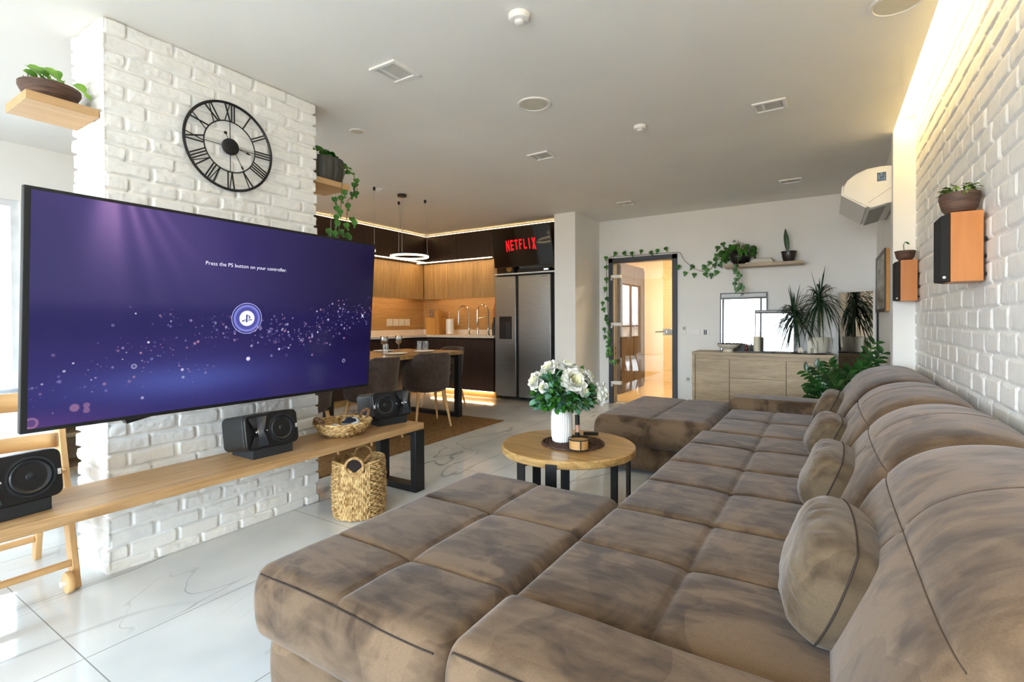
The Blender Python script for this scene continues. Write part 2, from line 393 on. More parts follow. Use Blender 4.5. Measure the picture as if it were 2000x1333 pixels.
def suede(name, a='705B46', d='473729'):
    m = bpy.data.materials.new(name); m.use_nodes = True
    n, l = m.node_tree.nodes, m.node_tree.links; b = n['Principled BSDF']
    tcn = n.new('ShaderNodeTexCoord')
    n1 = n.new('ShaderNodeTexNoise'); n1.inputs['Scale'].default_value = 4.2; n1.inputs['Detail'].default_value = 3; n1.inputs['Roughness'].default_value = 0.6; n1.inputs['Distortion'].default_value = 1.2
    l.new(tcn.outputs['Object'], n1.inputs['Vector'])
    mp = n.new('ShaderNodeMapping'); mp.inputs['Scale'].default_value = (3.5, 14, 9); mp.inputs['Rotation'].default_value = (0, 0, 0.15); l.new(tcn.outputs['Object'], mp.inputs[0])
    n2 = n.new('ShaderNodeTexNoise'); n2.inputs['Scale'].default_value = 1.4; n2.inputs['Detail'].default_value = 3; n2.inputs['Distortion'].default_value = 0.6; l.new(mp.outputs[0], n2.inputs['Vector'])
    vo = n.new('ShaderNodeTexVoronoi'); vo.inputs['Scale'].default_value = 2.6
    nd = n.new('ShaderNodeTexNoise'); nd.inputs['Scale'].default_value = 3; l.new(tcn.outputs['Object'], nd.inputs['Vector'])
    md = n.new('ShaderNodeMix'); md.data_type = 'RGBA'; md.inputs[0].default_value = 0.35; l.new(tcn.outputs['Object'], md.inputs[6]); l.new(nd.outputs['Color'], md.inputs[7]); l.new(md.outputs[2], vo.inputs['Vector'])
    sv = n.new('ShaderNodeSeparateColor'); l.new(vo.outputs['Color'], sv.inputs[0])
    a1 = n.new('ShaderNodeMix'); a1.data_type = 'FLOAT'; a1.inputs[0].default_value = 0.38; l.new(n1.outputs['Fac'], a1.inputs[2]); l.new(n2.outputs['Fac'], a1.inputs[3])
    a2 = n.new('ShaderNodeMix'); a2.data_type = 'FLOAT'; a2.inputs[0].default_value = 0.08; l.new(a1.outputs[0], a2.inputs[2]); l.new(sv.outputs[0], a2.inputs[3])
    cr = n.new('ShaderNodeValToRGB'); cr.color_ramp.elements[0].position = 0.40; cr.color_ramp.elements[1].position = 0.56
    cr.color_ramp.elements[0].color = (*lin(d), 1); cr.color_ramp.elements[1].color = (*lin(a), 1)
    l.new(a2.outputs[0], cr.inputs[0])
    sh = n.new('ShaderNodeTexVoronoi'); sh.inputs['Scale'].default_value = 3.4; sh.feature = 'F1'; sh.distance = 'MANHATTAN'
    mps = n.new('ShaderNodeMapping'); mps.inputs['Scale'].default_value = (0.8, 1.5, 1.0); mps.inputs['Rotation'].default_value = (0.3, 0.2, 0.6); l.new(tcn.outputs['Object'], mps.inputs[0]); l.new(mps.outputs[0], sh.inputs['Vector'])
    ssh = n.new('ShaderNodeSeparateColor'); l.new(sh.outputs['Color'], ssh.inputs[0])
    msh = n.new('ShaderNodeMapRange'); msh.inputs['From Min'].default_value = 0.72; msh.inputs['From Max'].default_value = 0.78; msh.inputs['To Min'].default_value = 1.0; msh.inputs['To Max'].default_value = 0.80; l.new(ssh.outputs[1], msh.inputs['Value'])
    fn = n.new('ShaderNodeTexNoise'); fn.inputs['Scale'].default_value = 260; fn.inputs['Detail'].default_value = 0; l.new(tcn.outputs['Object'], fn.inputs['Vector'])
    fm = n.new('ShaderNodeMapRange'); fm.inputs['To Min'].default_value = 0.86; fm.inputs['To Max'].default_value = 1.14; l.new(fn.outputs['Fac'], fm.inputs['Value'])
    mm_ = n.new('ShaderNodeMath'); mm_.operation = 'MULTIPLY'; l.new(fm.outputs[0], mm_.inputs[0]); l.new(msh.outputs[0], mm_.inputs[1])
    mu = n.new('ShaderNodeVectorMath'); mu.operation = 'SCALE'; l.new(cr.outputs[0], mu.inputs[0]); l.new(mm_.outputs[0], mu.inputs['Scale'])
    l.new(mu.outputs[0], b.inputs['Base Color'])
    b.inputs['Roughness'].default_value = 0.85
    b.inputs['Specular IOR Level'].default_value = 0.2
    b.inputs['Sheen Weight'].default_value = 0.30; b.inputs['Sheen Roughness'].default_value = 0.4; b.inputs['Sheen Tint'].default_value = (0.9, 0.86, 0.86, 1)
    bp = n.new('ShaderNodeBump'); bp.inputs['Strength'].default_value = 0.25; bp.inputs['Distance'].default_value = 0.003
    l.new(n2.outputs['Fac'], bp.inputs['Height']); l.new(bp.outputs[0], b.inputs['Normal'])
    return m
M['suede'] = suede('brown_suede')
M['suedep'] = suede('pillow_suede', '695945', '4C3D2D')
M['seamline'] = mat('sofa_seam', '4E3E31', 0.9)
M['pipedark'] = mat('dark_stitching', '2E241E', 0.9)
# ==================================================================  SETTING
WL, WN, WR = -5.55, -3.6, 0.567     # left wall, wall behind the camera, brick wall on the right
KX, KY = -6.32, 6.93                # kitchen left wall, back wall
# floor
struct('floor', MB().box(-8.2, 1.0, -4.2, 10.2, -0.12, 0.0), M['floor'], loc=(0, 0, 0))
# ceiling with a cove slot along the brick wall
cb = MB()
cb.box(-8.2, 0.43, WN-0.2, 10.2, CEIL, CEIL+0.25)
cb.box(0.43, 0.9, 4.89, 10.2, CEIL, CEIL+0.25)
cb.box(0.43, 0.9, WN-0.2, 4.89, CEIL+0.09, CEIL+0.25)
struct('ceiling', cb, M['ceil'])
o = obj('led_strip', MB().box(0.432, 0.440, WN+0.05, 4.86, CEIL+0.02, CEIL+0.034), M['ledcove'])
tag(o, 'warm LED strip glowing in the ceiling slot above the brick wall', 'led strip')

def brick_h(u, z, course, length, seed):
    row = np.floor(z/course)
    off = (row % 2)*0.5*length + (hash2(row, row*0+3, seed)-0.5)*0.10*length + vnoise(u*1.3, z*3.0, seed+9)*0.02
    uu = u+off; col = np.floor(uu/length)
    h1, h2, h3, h4 = hash2(col, row, seed+1), hash2(col, row, seed+2), hash2(col, row, seed+5), hash2(col+1, row, seed+1)
    mort = 0.009
    lx = uu-col*length; lz = z-row*course + (vnoise(u*9, row*3.1, seed+12)-0.5)*0.008
    left = mort*0.5 + (h1-0.5)*0.012; right = length-mort*0.5-(h4-0.5)*0.012*0
    bot = mort*0.5 + (h2-0.5)*0.006; top = course-mort*0.5-(h3-0.5)*0.006
    r = 0.011
    wob = (fbm(u*34, z*34, seed+20, 3)-0.45)*0.007
    cx = np.maximum(np.maximum(left+r-lx, lx-(right-r)), 0); cz = np.maximum(np.maximum(bot+r-lz, lz-(top-r)), 0)
    d = r-np.sqrt(cx*cx+cz*cz)+wob
    inside = sstep(-0.001, 0.0062, d)
    h = inside*(0.0105+0.004*(h1-0.5)+0.004*(h3-0.5)*(lx/length-0.5)*2)
    h += inside*(fbm(u*50, z*50, seed+30, 3)-0.45)*0.005*(0.3+1.2*h2) + (fbm(u*12, z*12, seed+40, 2)-0.4)*0.002
    return h
def gridfaces(nu, nv, closed=False):
    i = np.arange(nu if closed else nu-1)[:, None]; j = np.arange(nv-1)[None, :]
    a = (i+1) % nu
    return np.stack([i*nv+j, a*nv+j, a*nv+j+1, i*nv+j+1], -1).reshape(-1, 4)

# brick wall on the right: one mesh, relief modelled
ys = np.concatenate([np.arange(WN, 0.5, 0.022), np.arange(0.5, 4.9, 0.0085)]); ys[-1] = 4.89
zs = np.arange(0, CEIL+0.001, 0.0072); zs[-1] = CEIL
U, Z = np.meshgrid(ys, zs, indexing='ij')
h = brick_h(U, Z, 0.0960, 0.215, 4)
X = WR+0.009-h*0.85
V = np.stack([X, U, Z], -1).reshape(-1, 3)
o = raw('wall_right', V, gridfaces(len(ys), len(zs)), M['brick'], None, loc=(WR, 1.5, 0), angle=75); o['kind'] = 'structure'
struct('trim_1', MB().box(WR-0.004, WR+0.02, WN, 4.89, CEIL-0.004, CEIL+0.09), M['ceil'])
# plastered nib at the far end of the brick wall and the wall behind it
struct('wall_nib', MB().box(0.43, 0.72, 4.89, 5.05, 0, CEIL), M['paint'])
struct('wall_alcove', MB().box(0.462, 0.72, 5.05, KY+0.1, 0, CEIL), M['paint'])

# free standing brick column: relief wrapped round four sides
cx0, cx1, cy0, cy1 = -3.245, -2.91, 0.98, 2.12
def colperim(step):
    pts = []
    def run(p, q, n, st):
        L = math.dist(p, q); k = max(2, int(L/st))
        for i in range(k):
            t = (i+0.5)/k; pts.append((p[0]+(q[0]-p[0])*t, p[1]+(q[1]-p[1])*t, n[0], n[1]))
    def corner(c, n0, n1):
        for t in (0.0, 0.25, 0.5, 0.75, 1.0):
            a = (n0[0]*(1-t)+n1[0]*t, n0[1]*(1-t)+n1[1]*t); L = math.hypot(*a)
            pts.append((c[0], c[1], a[0]/L*(1 if t in (0, 1) else 1.25), a[1]/L*(1 if t in (0, 1) else 1.25)))
    run((cx1, cy0), (cx1, cy1), (1, 0), step); corner((cx1, cy1), (1, 0), (0, 1))
    run((cx1, cy1), (cx0, cy1), (0, 1), 0.012); corner((cx0, cy1), (0, 1), (-1, 0))
    run((cx0, cy1), (cx0, cy0), (-1, 0), 0.02); corner((cx0, cy0), (-1, 0), (0, -1))
    run((cx0, cy0), (cx1, cy0), (0, -1), step); corner((cx1, cy0), (0, -1), (1, 0))
    return np.array(pts)
P = colperim(0.0055)
arc = np.concatenate([[0], np.cumsum(np.hypot(*(P[1:, :2]-P[:-1, :2]).T))])
arc = arc + 0.02*np.arange(len(arc))*0
zs = np.arange(0, CEIL+0.001, 0.0052); zs[-1] = CEIL
A, Z = np.meshgrid(arc, zs, indexing='ij')
h = brick_h(A+0.02, Z+0.03, 0.0748, 0.215, 11)
X = P[:, 0][:, None]+P[:, 2][:, None]*h*1.45; Y = P[:, 1][:, None]+P[:, 3][:, None]*h*1.45
V = np.stack([X, Y, Z], -1).reshape(-1, 3)
o = raw('wall_column', V, gridfaces(len(P), len(zs), True), M['brick'], None, loc=(-3.07, 1.55, 0), angle=75); o['kind'] = 'structure'

# back wall with a doorway, pillar, kitchen walls
DX0, DX1, DZ = -2.70, -1.725, 2.105
wb = MB()
wb.box(-3.3, DX0+0.02, KY, KY+0.12, 0, CEIL); wb.box(DX1-0.02, 0.72, KY, KY+0.12, 0, CEIL); wb.box(DX0+0.02, DX1-0.02, KY, KY+0.12, DZ-0.02, CEIL)
struct('wall_back', wb, M['paint'])
struct('wall_pillar', MB().box(-3.16, -2.85, 6.09, KY, 0, CEIL), M['paint'])
struct('wall_kitchen', MB().box(KX-0.1, -3.3, KY, KY+0.12, 0, CEIL), M['paint'])
struct('wall_kitchen_side', MB().box(KX-0.12, KX, 2.4, KY+0.12, 0, CEIL), M['paint'])
# left wall with a window and short return to the kitchen
wl_ = MB()
wl_.box(WL-0.12, WL, 1.30, 2.5, 0, CEIL); wl_.box(WL-0.12, WL, 0.55, 1.30, 2.20, CEIL); wl_.box(WL-0.12, WL, 0.55, 1.30, 0, 0.60); wl_.box(WL-0.12, WL, -1.5, 0.55, 0, CEIL); wl_.box(WL-0.12, WL, WN, -1.5, 2.42, CEIL); wl_.box(WL-0.12, WL, WN, -1.5, 0, 0.08); wl_.box(WL-0.12, WL, WN, -3.4, 0.08, 2.42)
wl_.box(KX-0.1, WL-0.12, 2.38, 2.5, 0, CEIL)
struct('wall_left', wl_, M['paint'])
def window(name, axis, fixed, a0, a1, z0, z1, nm, rail=None, col='3A3C40'):
    m = MB(); t = 0.05
    def bar(p0, p1, q0, q1):
        if axis == 'x': m.box(p0, p1, fixed-0.03, fixed+0.03, q0, q1)
        else: m.box(fixed-0.03, fixed+0.03, p0, p1, q0, q1)
    bar(a0, a1, z0, z0+t); bar(a0, a1, z1-t, z1)
    for k in range(nm+1):
        c = a0+(a1-a0)*k/nm; c = min(max(c, a0+t/2), a1-t/2); bar(c-t/2, c+t/2, z0+t, z1-t)
    if rail: bar(a0, a1, rail-0.025, rail+0.025)
    o = struct(name, m, mat(name+'_frame', col, 0.5))
    g = MB()
    if axis == 'x': g.box(a0+0.03, a1-0.03, fixed-0.004, fixed+0.004, z0+0.03, z1-0.03)
    else: g.box(fixed-0.004, fixed+0.004, a0+0.03, a1-0.03, z0+0.03, z1-0.03)
    obj('window_glass', g, glass_mat(name+'_glass', (0.98, 0.99, 0.99), 0.03), o)
    return o
wf = MB()
wf.box(WL-0.12, WR+0.15, WN-0.12, WN, 2.56, CEIL); wf.box(WL-0.12, -4.0, WN-0.12, WN, 0, 2.56); wf.box(0.45, WR+0.15, WN-0.12, WN, 0, 2.56)
wf.box(-4.0, 0.45, WN-0.12, WN, 0, 0.08)
struct('wall_front', wf, M['paint'])
window('window_1', 'x', WN-0.06, -4.0, 0.45, 0.08, 2.56, 4, 1.02)
window('window_2', 'y', WL-0.06, 0.55, 1.30, 0.60, 2.20, 1, None, 'E4E6E8')
window('window_3', 'y', WL-0.06, -3.4, -1.5, 0.08, 2.42, 2, 1.02)

# hallway behind the glass door
hw = MB()
hw.box(-3.55, -3.45, KY+0.12, 10.0, 0, CEIL); hw.box(-3.45, -0.9, 9.9, 10.0, 0, CEIL)
struct('wall_hallway', hw, mat('hallway_paint', 'F0DDB6', 0.6, var=0.02))
struct('wall_hallway_right', MB().box(-1.45, -1.35, KY+0.12, 9.9, 0, CEIL), mat('hallway_paint_lamplit', 'EFD39A', 0.6, var=0.02))  # orange lamplight on this wall is put into its yellower paint
struct('trim_2', MB().box(-3.45, -1.45, KY+0.13, 9.9, 0.0, 0.006), wood('hall_floor', 'DDBE8C', 'C4A06A', 'y', 0.25))
ld = bpy.data.lights.new('hallway_lamp', 'AREA'); ld.shape = 'DISK'; ld.size = 0.35; ld.energy = 24; ld.color = (1.0, 0.86, 0.66)
lo = bpy.data.objects.new('hallway_lamp', ld); C.objects.link(lo); lo.location = (-2.1, 8.3, 2.6)
t = thing('hallway_lamp', 'round warm ceiling lamp in the hallway behind the glass door', 'lamp', (-2.1, 8.3, 2.60))
obj('lamp_shade', MB().cyl((-2.1, 8.3, 2.615), 0.17, 0.045), M['cream'], t)
# dark wardrobe in the hallway
t = thing('wardrobe', 'dark brown tall wardrobe seen through the glass door', 'wardrobe', (-3.13, 8.35, 0))
obj('body', MB().box(-3.44, -2.84, 7.75, 9.0, 0.01, 2.15), M['dark_z'], t, bevel=0.004)
obj('door', MB().box(-2.838, -2.82, 7.77, 8.37, 0.08, 2.1), M['dark_z'], t, bevel=0.003)
obj('door', MB().box(-2.838, -2.82, 8.39, 8.98, 0.08, 2.1), M['dark_z'], t, bevel=0.003)
obj('handle', MB().beam((-2.80, 8.35, 0.95), (-2.80, 8.35, 1.25), 0.012, 0.012), M['steel'], t)
t = thing('wall_cabinet', 'small orange wooden console on the hallway wall', 'cabinet', (-1.57, 8.2, 0.62))
obj('body', MB().box(-1.71, -1.45, 7.95, 8.75, 0.62, 0.74), M['cherry'], t, bevel=0.003)
obj('door', MB().box(-1.722, -1.712, 7.97, 8.73, 0.63, 0.73), M['cherry'], t, bevel=0.002)

# glass door
dr = MB()
FWD = 0.065
dr.box(DX0, DX0+FWD, KY-0.03, KY+0.14, 0, DZ); dr.box(DX1-FWD, DX1, KY-0.03, KY+0.14, 0, DZ); dr.box(DX0, DX1, KY-0.03, KY+0.14, DZ-FWD, DZ)
door = struct('door_1', dr, mat('anthracite_frame', '3B3E43', 0.5, var=0.03), bevel=0.003)
obj('door_glass', MB().box(DX0+FWD+0.004, DX1-FWD-0.004, KY+0.012, KY+0.022, 0.008, DZ-FWD-0.004), M['doorglass'], door)
for z in (0.30, 1.15, 1.84):
    obj('hinge', MB().box(DX0+FWD-0.03, DX0+FWD+0.115, KY-0.035, KY+0.03, z-0.022, z+0.022).box(DX0+FWD-0.03, DX0+FWD-0.005, KY-0.035, KY-0.03, z-0.055, z), M['whiteplastic'], door, bevel=0.003, label='white hinge clamp')
obj('lock', MB().box(DX1-FWD-0.13, DX1-FWD+0.002, KY-0.015, KY+0.035, 1.0, 1.085), M['chrome'], door, bevel=0.004)
obj('handle', MB().tube([(DX1-FWD-0.09, KY-0.012, 1.045), (DX1-FWD-0.09, KY-0.055, 1.045), (DX1-FWD-0.22, KY-0.058, 1.045)], 0.009), M['chrome'], door)

# ==================================================================  CEILING FITTINGS
def vent(x, y, w, d, label):
    t = thing('ceiling_vent', label, 'vent', (x, y, CEIL-0.012), 0, None)
    m = MB(); b = 0.022; z0, z1 = CEIL-0.012, CEIL
    m.box(x-w/2, x+w/2, y-d/2, y-d/2+b, z0, z1); m.box(x-w/2, x+w/2, y+d/2-b, y+d/2, z0, z1); m.box(x-w/2, x-w/2+b, y-d/2+b, y+d/2-b, z0, z1); m.box(x+w/2-b, x+w/2, y-d/2+b, y+d/2-b, z0, z1)
    obj('frame', m, M['whiteplastic'], t, bevel=0.002)
    obj('panel', MB().box(x-w/2+b, x+w/2-b, y-d/2+b, y+d/2-b, z1-0.0035, z1), mat('vent_panel', 'CFCDC6', 0.5, var=0.02), t)
    obj('bar', MB().box(x-w/2+b+0.035, x-w/2+b+0.05, y-d/2+b, y+d/2-b, z1-0.008, z1-0.0035), M['whiteplastic'], t)
vent(-2.135, 2.105, 0.20, 0.205, 'square white ceiling vent nearest the wall clock')
vent(-0.335, 3.82, 0.205, 0.18, 'square white ceiling vent between the smoke alarm and the brick wall')
vent(-2.13, 3.87, 0.205, 0.18, 'square ceiling vent behind the large round ceiling speaker')
vent(-2.11, 6.0, 0.19, 0.19, 'square ceiling vent in front of the glass door')
vent(-0.33, 5.99, 0.21, 0.16, 'square ceiling vent in front of the air conditioner')
def cspk(x, y, r, label):
    t = thing('ceiling_speaker', label, 'speaker', (x, y, CEIL-0.01))
    obj('rim', MB().lathe([(r*0.80, 0.0), (r*0.84, -0.008), (r*0.97, -0.008), (r, 0.0)], (x, y, CEIL), 40, capb=False, capt=False), M['whiteplastic'], t)
    obj('grille', MB().lathe([(0.001, -0.0045), (r*0.8, -0.0045), (r*0.81, 0)], (x, y, CEIL), 40, capt=False), M['cream'], t)
cspk(-1.669, 2.929, 0.112, 'round cream ceiling speaker in the middle of the ceiling')
cspk(0.27, 2.905, 0.112, 'round ceiling speaker at the top edge beside the lit slot')
cspk(-3.04, 2.607, 0.058, 'small grey round ceiling speaker by the brick column')
def smoke(x, y, s, label):
    t = thing('smoke_detector', label, 'smoke detector', (x, y, CEIL-0.04*s))
    obj('base', MB().lathe([(0.052*s, 0), (0.052*s, -0.012*s), (0.044*s, -0.026*s), (0.02*s, -0.03*s)], (x, y, CEIL), 32), M['whiteplastic'], t)
    obj('sensor', MB().lathe([(0.022*s, -0.028*s), (0.022*s, -0.040*s), (0.012*s, -0.046*s)], (x, y, CEIL), 24), M['whiteplastic'], t)
smoke(-1.244, 2.044, 1.0, 'white smoke detector nearest the camera on the ceiling')
smoke(-1.191, 3.691, 0.9, 'small white smoke detector further back on the ceiling')
smoke(-4.16, 3.86, 0.9, 'white smoke detector beside the pendant wire over the dining table')
# ==================================================================  KITCHEN
FYK, FXK = 6.37, -5.734
def panel_run(t, name, axis, fixed, a0, a1, z0, z1, n, m, th=0.018, gap=0.003):
    for k in range(n):
        p0 = a0+(a1-a0)*k/n+gap/2; p1 = a0+(a1-a0)*(k+1)/n-gap/2
        b = MB()
        if axis == 'x': b.box(p0, p1, fixed, fixed+th, z0, z1)
        else: b.box(fixed-th, fixed, p0, p1, z0, z1)
        obj(name, b, m, t, bevel=0.0015)
# dark top cabinets
t = thing('top_cabinet', 'dark brown top cabinets under the ceiling on the kitchen back wall', 'cabinet', (-4.5, 6.65, 2.2))
obj('body', MB().box(FXK, -3.165, FYK+0.02, KY-0.002, 2.205, 2.625), M['dark_z'], t)
panel_run(t, 'door', 'x', FYK, FXK, -3.165, 2.205, 2.625, 4, M['dark_z'])
t = thing('top_cabinet', 'dark brown top cabinets under the ceiling on the kitchen side wall', 'cabinet', (-6.0, 4.6, 2.2))
obj('body', MB().box(KX+0.002, FXK-0.02, 2.52, KY-0.002, 2.205, 2.625), M['dark_z'], t)
panel_run(t, 'door', 'y', FXK, 2.52, FYK, 2.205, 2.625, 6, M['dark_z'])
# oak wall cabinets, recessed
t = thing('wall_cabinet', 'oak wall cabinets with vertical grain above the kitchen sink', 'cabinet', (-5.2, 6.75, 1.61))
obj('body', MB().box(-6.02, -4.40, 6.62, KY-0.002, 1.625, 2.20), M['kit_z'], t)
panel_run(t, 'door', 'x', 6.602, -6.0, -4.40, 1.592, 2.185, 3, M['kit_z'])
t = thing('wall_cabinet', 'oak wall cabinets with vertical grain on the kitchen side wall', 'cabinet', (-6.15, 4.6, 1.61))
obj('body', MB().box(KX+0.002, -6.04, 2.52, KY-0.002, 1.625, 2.20), M['kit_z'], t)
panel_run(t, 'door', 'y', -6.02, 2.52, 6.60, 1.592, 2.185, 7, M['kit_z'])
# splashbacks
o = obj('splashback', MB().box(-6.30, -4.36, KY-0.018, KY-0.002, 1.06, 1.625), M['kit_x']); tag(o, 'oak splashback with horizontal grain behind the kitchen taps', 'splashback')
o = obj('splashback', MB().box(KX+0.002, KX+0.018, 2.52, KY-0.02, 1.06, 1.625), M['kit_y']); tag(o, 'oak splashback with horizontal grain on the kitchen side wall', 'splashback')
# base cabinets
t = thing('base_cabinet', 'dark brown base cabinets under the kitchen sink', 'cabinet', (-5.0, 6.6, 0))
obj('body', MB().box(FXK-0.02, -4.37, FYK+0.02, KY-0.002, 0.10, 0.92), M['dark_z'], t)
obj('plinth', MB().box(FXK-0.02, -4.37, FYK+0.07, KY-0.002, 0.0, 0.10), mat('plinth_oak', 'B08850', 0.5), t)
panel_run(t, 'door', 'x', FYK, FXK, -4.37, 0.105, 0.90, 3, M['dark_z'])
t = thing('base_cabinet', 'dark brown base cabinets along the kitchen side wall', 'cabinet', (-6.0, 4.6, 0))
obj('body', MB().box(KX+0.002, FXK-0.02, 2.52, KY-0.002, 0.10, 0.92), M['dark_z'], t)
obj('plinth', MB().box(KX+0.002, FXK-0.07, 2.52, KY-0.002, 0.0, 0.10), mat('plinth_oak_side', 'B08850', 0.5), t)
panel_run(t, 'door', 'y', FXK, 2.52, FYK, 0.105, 0.90, 6, M['dark_z'])
wt = MB(); wt.box(KX+0.002, FXK+0.02, 2.52, KY-0.002, 0.94, 0.975); wt.box(FXK+0.02, -4.36, FYK-0.02, KY-0.002, 0.94, 0.975)
wt.box(KX+0.018, -4.36, KY-0.03, KY-0.018, 0.975, 1.06); wt.box(KX+0.018, KX+0.03, 2.52, KY-0.03, 0.975, 1.06)
o = obj('worktop', wt, mat('white_worktop', 'E9DFCF', 0.3, var=0.03), bevel=0.002); tag(o, 'white kitchen worktop with low upstand running round the corner', 'worktop')
o = obj('filler_panel', MB().box(-4.42, -4.355, 6.45, KY-0.002, 1.60, 2.19), M['kit_z']); tag(o, 'narrow oak end panel between the wall cabinets and the refrigerator', 'panel')
# led strips
for lab, b in (('thin warm LED line above the dark cabinets on the kitchen back wall', (FXK, -3.165, FYK+0.004, FYK+0.012, 2.629, 2.636)),
               ('thin warm LED line above the dark cabinets on the kitchen side wall', (FXK-0.012, FXK-0.004, 2.52, FYK, 2.629, 2.636))):
    o = obj('led_strip', MB().box(*b), glow('led_top', (1.0, 0.66, 0.30), 2.2)); tag(o, lab, 'led strip')
for lab, b in (('warm LED line between dark and oak cabinets above the sink', (-5.98, -4.42, FYK+0.03, FYK+0.045, 2.196, 2.204)),
               ('warm LED line between dark and oak cabinets on the side wall', (FXK-0.045, FXK-0.03, 2.55, FYK, 2.196, 2.204)),
               ('warm LED line under the oak wall cabinets above the taps', (-5.95, -4.42, 6.624, 6.632, 1.616, 1.624)),
               ('warm LED line under the oak wall cabinets of the side wall', (-6.052, -6.044, 2.55, 6.50, 1.616, 1.624)),
               ('warm LED line under the dark base cabinets at floor level', (-5.7, -4.42, FYK+0.045, FYK+0.06, 0.088, 0.1))):
    o = obj('led_strip', MB().box(*b), M['led']); tag(o, lab, 'led strip')
# taps
def tap(x, y, label, spring=True):
    t = thing('kitchen_tap', label, 'tap', (x, y, 0.975))
    obj('base', MB().lathe([(0.028, 0), (0.028, 0.012), (0.018, 0.03), (0.016, 0.11)], (x, y, 0.975), 20), M['chrome'], t)
    r = 0.105; pts = [(x, y, 1.08), (x, y, 1.36)]
    for k in range(1, 13):
        a = PI*k/12; pts.append((x-r+r*math.cos(a), y-0.01*k/12, 1.36+r*math.sin(a)))
    pts.append((x-2*r, y-0.01, 1.24))
    obj('spout', MB().tube(pts, 0.0115, 10), M['chrome'], t)
    obj('spray_head', MB().lathe([(0.014, 0), (0.018, 0.03), (0.016, 0.12)], (x-2*r, y-0.01, 1.15), 16), M['chrome'], t)
    obj('arm', MB().tube([(x, y, 1.28), (x-2*r, y-0.01, 1.25)], 0.006), M['chrome'], t)
    obj('lever', MB().tube([(x, y, 1.06), (x+0.07, y-0.02, 1.09)], 0.007), M['chrome'], t)
tap(-5.11, 6.72, 'tall gooseneck kitchen tap left of the other, nearer the paper towel')
tap(-4.63, 6.60, 'tall gooseneck kitchen tap nearer the refrigerator')
t = thing('soap_dispenser', 'short chrome soap dispenser between the two kitchen taps', 'soap dispenser', (-4.88, 6.66, 0.975))
obj('bottle', MB().lathe([(0.02, 0), (0.02, 0.07), (0.008, 0.085), (0.008, 0.12)], (-4.88, 6.66, 0.975), 16), M['chrome'], t)
obj('nozzle', MB().tube([(-4.88, 6.66, 1.09), (-4.93, 6.64, 1.09)], 0.006), M['chrome'], t)
# knife block, paper towel
t = thing('knife_block', 'bamboo knife block with a row of steel knives in the kitchen corner', 'knife block', (-5.83, 6.72, 0.975))
obj('block', MB().box(-6.0, -5.66, 6.64, 6.8, 0.975, 1.27), wood('bamboo', 'D9A75C', 'B17C36', 'z', 0.4), t, bevel=0.004)
obj('box', MB().box(-5.74, -5.63, 6.56, 6.64, 0.975, 1.40), wood('bamboo_side', 'C8964C', 'A06E30', 'z', 0.4), t, bevel=0.004)
for k in range(6):
    x = -5.965+k*0.043
    obj('knife', MB().box(x-0.006, x+0.006, 6.70, 6.725, 1.27, 1.42-0.01*(k % 2)), M['steel'], t, bevel=0.002)
t = thing('paper_towel', 'white paper towel roll on a wooden stand by the knife block', 'paper towel', (-5.49, 6.68, 0.975))
obj('holder', MB().lathe([(0.075, 0), (0.075, 0.012), (0.012, 0.014), (0.012, 0.36), (0.018, 0.375), (0.006, 0.39)], (-5.49, 6.68, 0.975), 24), M['oak_y'], t)
obj('roll', MB().lathe([(0.02, 0.014), (0.068, 0.014), (0.068, 0.27), (0.02, 0.27)], (-5.49, 6.68, 0.975), 28), M['whiteplastic'], t)
t = thing('socket_strip', 'row of cream sockets on the oak side splashback', 'socket', (-6.29, 6.28, 1.19))
for k in range(4):
    obj('socket', MB().box(-6.302, -6.29, 6.00+k*0.14, 6.125+k*0.14, 1.13, 1.25), M['cream'], t, bevel=0.003)
# hanging towel
def hang(u, v):
    w = (0.012+0.05*math.sin(min(v*1.7, 1)*PI/2))*(1-0.25*v)
    return (-4.66+w*u+0.01*math.sin(v*9), 6.86+0.012*math.sin(u*7+v*3), 1.54-0.32*v-0.05*abs(u)*v)
m = MB().grid(hang, [i/12*2-1 for i in range(13)], [j/14 for j in range(15)])
o = obj('dish_towel', m, mat('patterned_towel', 'C98B5A', 0.9, col2='7A4B34', scale=60)); tag(o, 'brown patterned towel hanging beside the refrigerator', 'towel')
o.modifiers.new('solidify', 'SOLIDIFY').thickness = 0.005
o = obj('bottle', MB().lathe([(0.035, 0), (0.038, 0.18), (0.02, 0.23), (0.018, 0.29)], (-4.455, 6.52, 0.975), 20), M['blackplastic']); tag(o, 'black bottle on the worktop beside the refrigerator', 'bottle')

# refrigerator
fx0, fx1, fyf = -4.338, -3.365, 6.363
t = thing('refrigerator', 'stainless steel side by side refrigerator with water dispenser', 'refrigerator', (-3.85, 6.65, 0))
obj('body', MB().box(fx0+0.004, fx1+0.05, fyf+0.065, KY-0.02, 0.05, 1.875), M['blackmetal'], t, bevel=0.004)
gx = -3.935
fdoor = obj('door', MB().box(fx0, gx-0.022, fyf, fyf+0.06, 0.06, 1.885), M['steel'], t, bevel=0.008, label='left narrow steel door')
obj('door', MB().box(gx+0.022, fx1, fyf, fyf+0.06, 0.06, 1.885), M['steel'], t, bevel=0.008, label='right wide steel door')
obj('handle_gap', MB().box(gx-0.02, gx+0.02, fyf+0.03, fyf+0.06, 0.06, 1.885), M['blackplastic'], t)
obj('dispenser', MB().box(-4.255, -4.03, fyf-0.004, fyf+0.01, 0.93, 1.275), M['blackplastic'], fdoor, bevel=0.003)
obj('display', MB().box(-4.24, -4.045, fyf-0.006, fyf-0.003, 1.20, 1.265), mat('fridge_display', '25282C', 0.1), fdoor)
